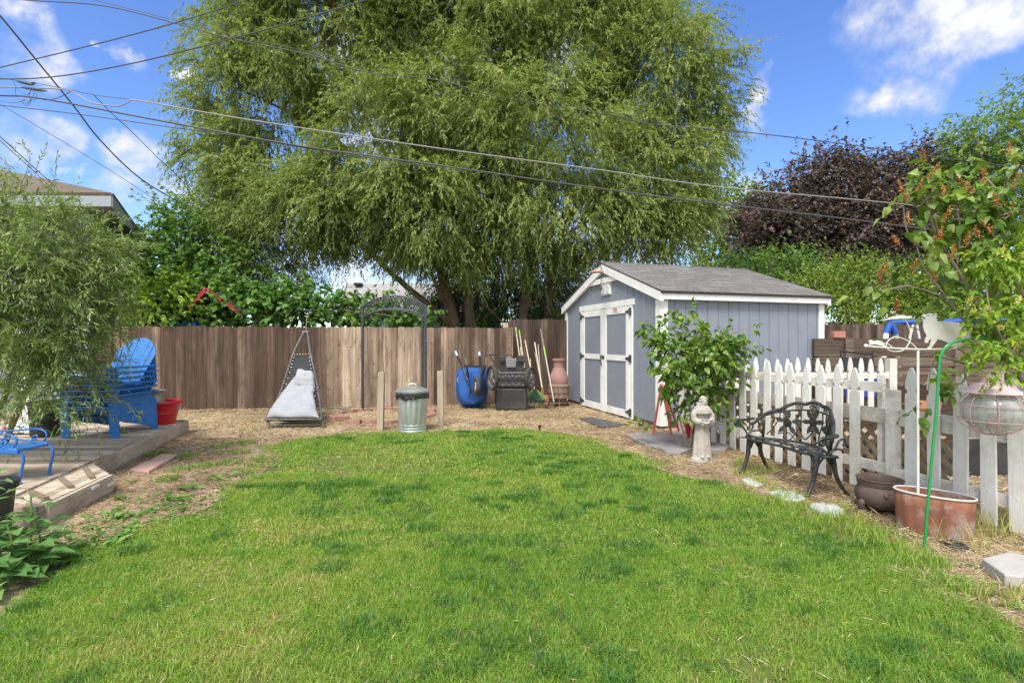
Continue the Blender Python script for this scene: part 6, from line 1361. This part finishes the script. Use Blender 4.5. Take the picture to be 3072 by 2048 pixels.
# ------------------------------------------------------------------ stepping stones, pots, tub
m_wstone = M('white painted stone', (.40,.405,.395), (.54,.54,.52), scale=8, rough=.85, bump=.6, bscale=30, dirt=(.22,.22,.19), dscale=9, damt=.7)
m_conc = M('grey concrete', (.34,.325,.295), (.46,.44,.40), scale=10, rough=.9, bump=.35, bscale=70, dirt=(.28,.25,.2), dscale=5, damt=.5)
z3 = lambda pts: [(1850+x*.34014, 1050+y*.34014) for x, y in pts]
GS = 'pale stepping stones before the bench'
slab('stepping_stone', z3([(1098,1135),(1160,1118),(1230,1140),(1292,1178),(1250,1190),(1160,1175)]), 'smallest pale stepping stone, at the far bench leg', 'stepping stone', m_wstone, .03, group=GS, bevw=.012)
slab('stepping_stone', z3([(1335,1245),(1420,1226),(1540,1240),(1640,1275),(1675,1305),(1600,1322),(1480,1312),(1390,1280)]), 'smooth oval pale stepping stone before the middle of the bench', 'stepping stone', m_wstone, .03, group=GS, bevw=.012)
slab('stepping_stone', z3([(1695,1365),(1730,1340),(1850,1345),(1960,1365),(2000,1400),(2022,1450),(1930,1462),(1800,1425)]), 'mottled pale stepping stone nearest the iron cauldron', 'stepping stone', m_wstone, .035, group=GS, bevw=.012)
slab('concrete_block', [(2945,1672),(3030,1652),(3105,1672),(3070,1728),(3015,1722)], 'grey concrete slab lying by the fence at the right edge', 'block', m_conc, .075, bevw=.008)
m_cauld = M('rusty brown cast iron', (.075,.052,.042), (.16,.115,.095), scale=7, rough=.7, metal=.3, bump=.35, bscale=40, dirt=(.22,.17,.13), dscale=4, damt=.5)
p = Vector((2.93,4.08,0)); ca_ = thing('cauldron', 'rusty brown iron cauldron pot between the bench and the tub', 'pot', p)
b = MB(); b.lathe([(.06,.03),(.12,.045),(.155,.085),(.17,.13),(.165,.17),(.148,.205),(.145,.215),(.152,.22),(.158,.255),(.164,.265),(.156,.268),(.146,.25),(.14,.21),(.15,.13),(.10,.06)], p, 40); part('body', b, m_cauld, ca_, smooth=True)
b = MB(); q = p + Vector((-.055,-.148,.165))*1.0; b.ball(q, .026, 12, 8, (1,.5,1)); b.ball(q+Vector((-.005,-.012,-.004)), .012, 8, 6); part('lion_boss', b, m_cauld, ca_, smooth='all')
for k in range(3):
    an = -.9+2*math.pi*k/3; d_ = Vector((math.cos(an), math.sin(an),0)); b = MB(); b.tube(bez([p+d_*.13+Vector((0,0,.10)), p+d_*.165+Vector((0,0,.07)), p+d_*.15+Vector((0,0,.02)), p+d_*.16], 4), [.028]*4+[.022]*4+[.017]*5, 8); part('foot', b, m_cauld, ca_, smooth='all')
b = MB(); b.lathe([(.135,.17),(.01,.175)], p, 20); part('soil', b, m_ground, ca_)
def rust_mat():
    m = M('streaked rusty tin', (.15,.055,.035), (.29,.125,.07), scale=2.6, rough=.8, metal=.1, bump=.25, bscale=30, stretch=(6,6,.5), dirt=(.44,.41,.385), dscale=4.5, damt=.85, contrast=.22)
    return m
m_tub = rust_mat(); m_tubrim = M('pale tin rim', (.50,.47,.42), (.62,.59,.54), scale=20, rough=.55, bump=.1)
ta = math.atan2(-.28,.295); p = Vector((2.965,3.60,0)); tb = thing('wash_tub', 'streaked rusty oval tin tub standing in the straw by the fence', 'tub', p)
rt = Matrix.Rotation(ta,3,'Z')
def tubring(k, z): return [p + rt @ Vector((.225*k*math.copysign(abs(math.cos(a))**.85, math.cos(a)), .118*k*math.copysign(abs(math.sin(a))**.9, math.sin(a)), 0)) + Vector((0,0,z)) for a in [2*math.pi*i/48 for i in range(48)]]
b = MB(); rr = [tubring(.93,0), tubring(.96,.1), tubring(.98,.2), tubring(1,.285), tubring(.97,.285), tubring(.94,.15), tubring(.9,.04)]
b.add([q for r in rr for q in r], [(i*48+j, i*48+(j+1)%48, (i+1)*48+(j+1)%48, (i+1)*48+j) for i in range(6) for j in range(48)] + [tuple(6*48+j for j in range(48))]); part('body', b, m_tub, tb, smooth='all')
b = MB(); b.tube(tubring(1,.287), .0075, 8, closed=True); part('rim', b, m_tubrim, tb, smooth=True)
p = g(2862,1640); bs = thing('lamp_base', 'black round plastic lamp base lying by the tub', 'lamp base', p)
b = MB(); b.lathe([(.072,0),(.075,.01),(.06,.028),(.045,.033),(.042,.018),(.01,.016)], p, 26, mod=lambda a, z: 1+.03*math.cos(a*12)); part('body', b, m_blk, bs, smooth='all')

# ------------------------------------------------------------------ cat weather vane
m_vane = M('cream painted metal', (.66,.65,.59), (.76,.75,.69), scale=6, rough=.5, bump=.05, dirt=(.55,.45,.33), dscale=9, damt=.4)
m_vrust = M('rusty pole end', (.36,.14,.06), (.5,.24,.12), rough=.8, bump=.2)
VD = 3.6; vz = lambda x, y, d=VD: w(2400+x*.28694, 850+y*.28694, d)
pb = g(2754,1600); cv = thing('weather_vane', 'cream metal cat chasing a mouse wind vane on a thin pole', 'weather vane', (pb.x,pb.y,0))
tp = Vector((pb.x, pb.y, vz(1230,690).z))
b = MB(); b.tube([Vector((pb.x,pb.y,.12)), tp], .0085, 10); part('pole', b, m_vane, cv, smooth=True)
b = MB(); b.tube([Vector((pb.x,pb.y,-.05)), Vector((pb.x,pb.y,.13))], .0075, 8); lft = g(2676,1578)
b.tube([Vector((pb.x,pb.y,.045)), Vector((lft.x+.02,lft.y-.05,.05)), Vector((lft.x+.02,lft.y-.05,-.02))], .006, 8); part('step_spike', b, m_vrust, cv)
bar_ = [vz(690,652), vz(760,660), vz(1000,678), vz(1230,688), vz(1450,686), vz(1640,676)]
b = MB(); b.tube(bez(bar_,4), .0055, 8); b.ball(bar_[0], .0135, 12, 8); part('balance_bar', b, m_vane, cv)
def cut(name, pts, d, th=.004):
    c = [vz(x,y,d) for x, y in pts]; o = [(q.x-c[0].x, q.z-c[0].z) for q in c]; b = MB(); b.prism(o, c[0], (1,0,0), (0,0,1), th); return part(name, b, m_vane, cv)
cut('cat_figure', [(1278,335),(1290,318),(1320,325),(1345,312),(1400,315),(1415,308),(1428,320),(1425,345),(1430,395),(1560,398),(1640,405),(1700,420),(1705,350),(1720,330),(1755,328),(1785,345),(1790,400),(1805,470),(1810,540),(1780,580),(1720,590),(1700,620),(1675,640),(1650,665),(1560,684),(1545,672),(1565,650),(1600,630),(1540,620),(1505,600),(1440,580),(1420,610),(1390,650),(1365,682),(1335,682),(1335,665),(1355,655),(1370,600),(1375,572),(1350,590),(1335,620),(1310,622),(1300,605),(1315,570),(1325,545),(1300,500),(1285,450),(1290,400),(1278,365)], VD)
b = MB()
for pts in ([(1282,345),(1310,362)],[(1282,352),(1308,370)],[(1385,330),(1412,320)],[(1330,338),(1352,332)]): b.bar(vz(*pts[0],VD-.004), vz(*pts[1],VD-.004), .002, .0025)
part('cat_marking', b, m_cord, cv)
cut('mouse_figure', [(712,598),(735,592),(745,590),(765,600),(772,605),(800,596),(840,598),(865,612),(878,630),(885,645),(895,660),(870,662),(855,648),(830,645),(775,632),(755,640),(720,640),(718,630),(738,625),(722,612)], VD)
b = MB(); b.tube(bez([vz(875,628), vz(900,625), vz(930,640), vz(962,660)], 5), .003, 6)
b.tube(bez([vz(1230,688), vz(1160,620), vz(1060,570), vz(970,565), vz(905,625), vz(920,690), vz(1000,712), vz(1090,690), vz(1150,600), vz(1155,520), vz(1130,430), vz(1095,380)], 7), .0035, 6); part('wire_loop', b, m_vane, cv)
cut('wing', [(828,393),(900,370),(960,350),(1010,340),(1040,332),(1085,332),(1110,345),(1150,340),(1172,352),(1165,360),(1110,368),(1060,366),(1010,372),(950,372),(880,385)], VD-.02, .01)

# ------------------------------------------------------------------ shepherd's hook with lantern
m_ghook = M('green enamel', (.014,.21,.05), (.025,.28,.07), rough=.35, bump=0, coat=.2)
HD = 3.26; hp = g(2770,1660); hk2 = thing('shepherd_hook', 'bright green shepherd hook standing in the lawn edge before the fence', 'plant hook', hp)
b = MB(); b.tube(bez([hp+Vector((0,0,-.05))] + [w(x,y,HD) for x, y in ((2786,1480),(2808,1250),(2817,1108),(2822,1068),(2838,1040),(2864,1025),(2892,1020),(2930,1014),(2966,1018),(2985,1040),(2990,1062))], 5), .0088, 10); part('pole', b, m_ghook, hk2, smooth='all')
m_pink = M('pink painted metal', (.58,.40,.41), (.68,.52,.53), scale=8, rough=.5, bump=.15, dirt=(.45,.30,.27), dscale=8, damt=.4)
m_pinkw = M('pink rusty wire', (.40,.21,.20), (.50,.30,.29), scale=14, rough=.6, bump=0)
gm, nt, N_ = nmat('milky lantern glass'); out = N_('ShaderNodeOutputMaterial'); tr_ = N_('ShaderNodeBsdfTransparent'); ps_ = N_('ShaderNodeBsdfPrincipled'); mx = N_('ShaderNodeMixShader')
tr_.inputs[0].default_value = (.86,.89,.86,1); setv(ps_, Roughness=.16); ps_.inputs['Base Color'].default_value = (.50,.52,.48,1); ps_.inputs['Specular IOR Level'].default_value = .6
tc = N_('ShaderNodeTexCoord'); no = N_('ShaderNodeTexNoise'); setv(no, Scale=9., Detail=5.); nt.links.new(tc.outputs['Object'], no.inputs['Vector']); rr_ = ramp(nt, N_, no.outputs['Fac'], [(.35,(.28,.28,.28)),(.65,(.6,.6,.6))])
nt.links.new(rr_.outputs[0], mx.inputs[0]); nt.links.new(tr_.outputs[0], mx.inputs[1]); nt.links.new(ps_.outputs[0], mx.inputs[2]); nt.links.new(mx.outputs[0], out.inputs[0])
lc = w(2977,1238,HD); ln_ = thing('globe_lantern', 'pink topped round glass lantern hanging from the green hook', 'lantern', lc + Vector((0,0,-.13)))
b = MB(); rg = .163
b.lathe([(.001,-.122),(.06,-.118),(.11,-.095),(.15,-.045),(.163,.0),(.158,.04),(.135,.085),(.10,.118),(.085,.128)], lc, 40, cap=False); part('globe', b, gm, ln_, smooth=True)
b = MB(); b.lathe([(.155,.125),(.157,.13),(.12,.155),(.105,.178),(.07,.19),(.055,.195),(.055,.25),(.06,.255),(.062,.27),(.0,.275)], lc, 32); part('roof', b, m_pink, ln_, smooth=True)
b = MB()
for k in range(8):
    a = 2*math.pi*k/8+.2; d_ = Vector((math.cos(a), math.sin(a), 0)); b.tube(bez([lc+d_*.10+Vector((0,0,.135)), lc+d_*.155+Vector((0,0,.08)), lc+d_*.178+Vector((0,0,.0)), lc+d_*.15+Vector((0,0,-.08)), lc+d_*.05+Vector((0,0,-.133)), lc+Vector((0,0,-.135))], 5), .0032, 6)
for (z, r) in ((.05,.168),(-.045,.170)): torus(b, lc+Vector((0,0,z)), r, .003, Matrix.Rotation(math.pi/2,3,'Y'), 36, 6)
part('wire_cage', b, m_pinkw, ln_)
b = MB(); b.tube([lc+Vector((.012,0,.27)), w(2988,1058,HD)+Vector((0,0,.0))], .004, 6); b.lathe([(.03,-.10),(.035,-.06),(.02,-.02),(.012,.0)], lc, 14); part('hanger', b, m_pinkw, ln_)
# ------------------------------------------------------------------ overhead wires
m_wire = M('grey cable', (.055,.055,.058), (.085,.085,.09), scale=9, rough=.6, bump=0); m_wirel = M('pale cable', (.22,.22,.21), (.30,.30,.29), scale=9, rough=.6, bump=0)
GW = 'utility wires crossing above the yard'
def wire(label, pts, px=3., mat=None, name='power_line', sm=5):
    P = bez([w(*q) for q in pts], sm); dm = sum(q[2] for q in pts)/len(pts); b = MB(); b.tube(P, px/2*dm/F, 6); return solo(name, b, mat or m_wire, label, 'wire', GW, P[0])
wire('upper wire running from the top left across the willow to the right', [(-300,-30,10.5),(80,1,10.5),(310,18,10.5),(525,70,10.5),(700,118,10.5),(930,165,10.5),(1090,215,10.6),(1320,242,10.7),(1500,292,10.8),(1830,345,11),(1950,372,11.1),(2220,395,11.3),(2500,428,11.6),(2800,470,12),(3200,520,12.4)], 3.0)
wire('thin faint wire just above the upper willow wire', [(200,-20,11),(480,50,11),(700,105,11),(1000,170,11),(1350,235,11.2),(1700,310,11.4),(2000,372,11.6)], 1.6)
wire('straight wire rising from the left edge to the top, higher of two', [(-200,250,8.5),(0,203,8.5),(300,130,8.4),(540,65,8.3),(760,-6,8.2),(1000,-90,8.1)], 3.2)
wire('straight wire rising from the left edge to the top, lower of two', [(-60,238,9),(150,232,9),(400,190,8.8),(690,118,8.6),(900,60,8.4),(1120,-6,8.3),(1400,-90,8.1)], 3.6)
wire('dark cable falling steeply from the left edge down to the maple', [(-100,-60,8),(0,48,8.4),(100,170,9),(220,317,9.8),(300,420,10.5),(420,535,11.5),(560,620,12.6)], 4.2)
wire('thick lowest cable crossing the whole yard before the willow', [(-250,280,9),(0,287,9),(130,297,9),(500,366,9.1),(900,438,9.2),(1300,494,9.3),(1700,552,9.5),(2042,598,9.7),(2500,652,10.2),(2900,702,10.8),(3250,740,11.2)], 4.6)
wire('thin wire joining the lowest cable from the left', [(-200,300,9.05),(0,316,9.05),(250,345,9.05),(500,380,9.1),(700,406,9.15),(1000,458,9.25),(1400,516,9.4)], 2.6)
wire('pale cable above the lowest cable, dipping by its splice', [(-150,255,9.3),(20,262,9.3),(150,266,9.3),(210,273,9.3),(245,292,9.3),(280,310,9.3),(350,319,9.3),(385,308,9.3),(410,302,9.3),(590,333,9.4),(800,368,9.5),(1300,443,9.7),(1800,510,9.9),(2150,560,10.2),(2600,602,10.6),(3072,650,11),(3300,675,11.3)], 3.6, m_wirel)
wire('thin support wire just over the dipping pale cable', [(-100,215,9.35),(25,238,9.35),(150,258,9.35),(280,285,9.35),(360,295,9.35),(412,302,9.35)], 1.8)
wire('long faint wire falling from the left edge to the maple', [(-80,270,10),(20,325,10.2),(200,432,10.8),(360,530,11.5),(515,632,12.4)], 1.8)
wire('thin drop wire from the splice down behind the willow edge', [(280,284,9.35),(340,345,9.9),(400,400,10.5),(470,470,11.3),(545,540,12.2),(600,600,13)], 2.0)
wire('higher of two wires falling behind the willow shrub', [(-60,355,8.6),(0,410,9),(110,510,9.6),(160,555,10)], 2.6)
wire('lower of two wires falling behind the willow shrub', [(-60,370,8.5),(0,422,8.9),(110,522,9.5),(150,560,9.8)], 2.2)
wire('very faint wire low across the right of the willow', [(1500,470,10.4),(1800,540,10.5),(2100,600,10.7),(2400,640,11),(2800,690,11.4)], 1.5)
m_spl = M('dark green splice sleeve', (.03,.05,.045), (.05,.075,.065), scale=12, rough=.5, bump=.1); m_ylw = M('yellow wire cap', (.5,.33,.06), rough=.5, bump=0)
for (a, c, lab) in (((48,243),(102,256),'dark splice sleeve on the pale cable, higher of two'),((62,262),(142,274),'dark splice sleeve with loops of loose wire, lower of two')):
    A_, B_ = w(*a,9.28), w(*c,9.28); t = thing('cable_splice', lab, 'cable splice', A_)
    b = MB(); n = 8; b.tube([A_.lerp(B_,k/n) for k in range(n+1)], [.006,.018,.024,.026,.026,.026,.024,.016,.006], 10); part('sleeve', b, m_spl, t, smooth='all')
    b = MB()
    for k in range(3): q = w(96+4*k if 'higher' in lab else 90+9*k, 250 if 'higher' in lab else 268, 9.27); b.box(q, (.014,.02,.035))
    part('clip', b, m_spl if 'higher' in lab else m_ylw, t)
    if 'lower' in lab:
        b = MB()
        for pts in ([(40,243),(52,268),(80,285),(92,275)],[(92,272),(88,290),(92,308),(78,317),(66,308)],[(104,274),(110,290),(104,300),(72,303),(50,292),(46,265)],[(98,272),(100,288),(82,310),(60,305)],[(0,302),(30,309),(62,306),(75,297)]): b.tube(bez([w(x,y,9.27) for x, y in pts], 6), .0045, 5)
        part('loose_wire', b, m_wire, t)
wire('small looping slack wire under the pale cable splice', [(130,300,9.25),(160,298,9.25),(190,287,9.27),(213,274,9.29)], 2.2)
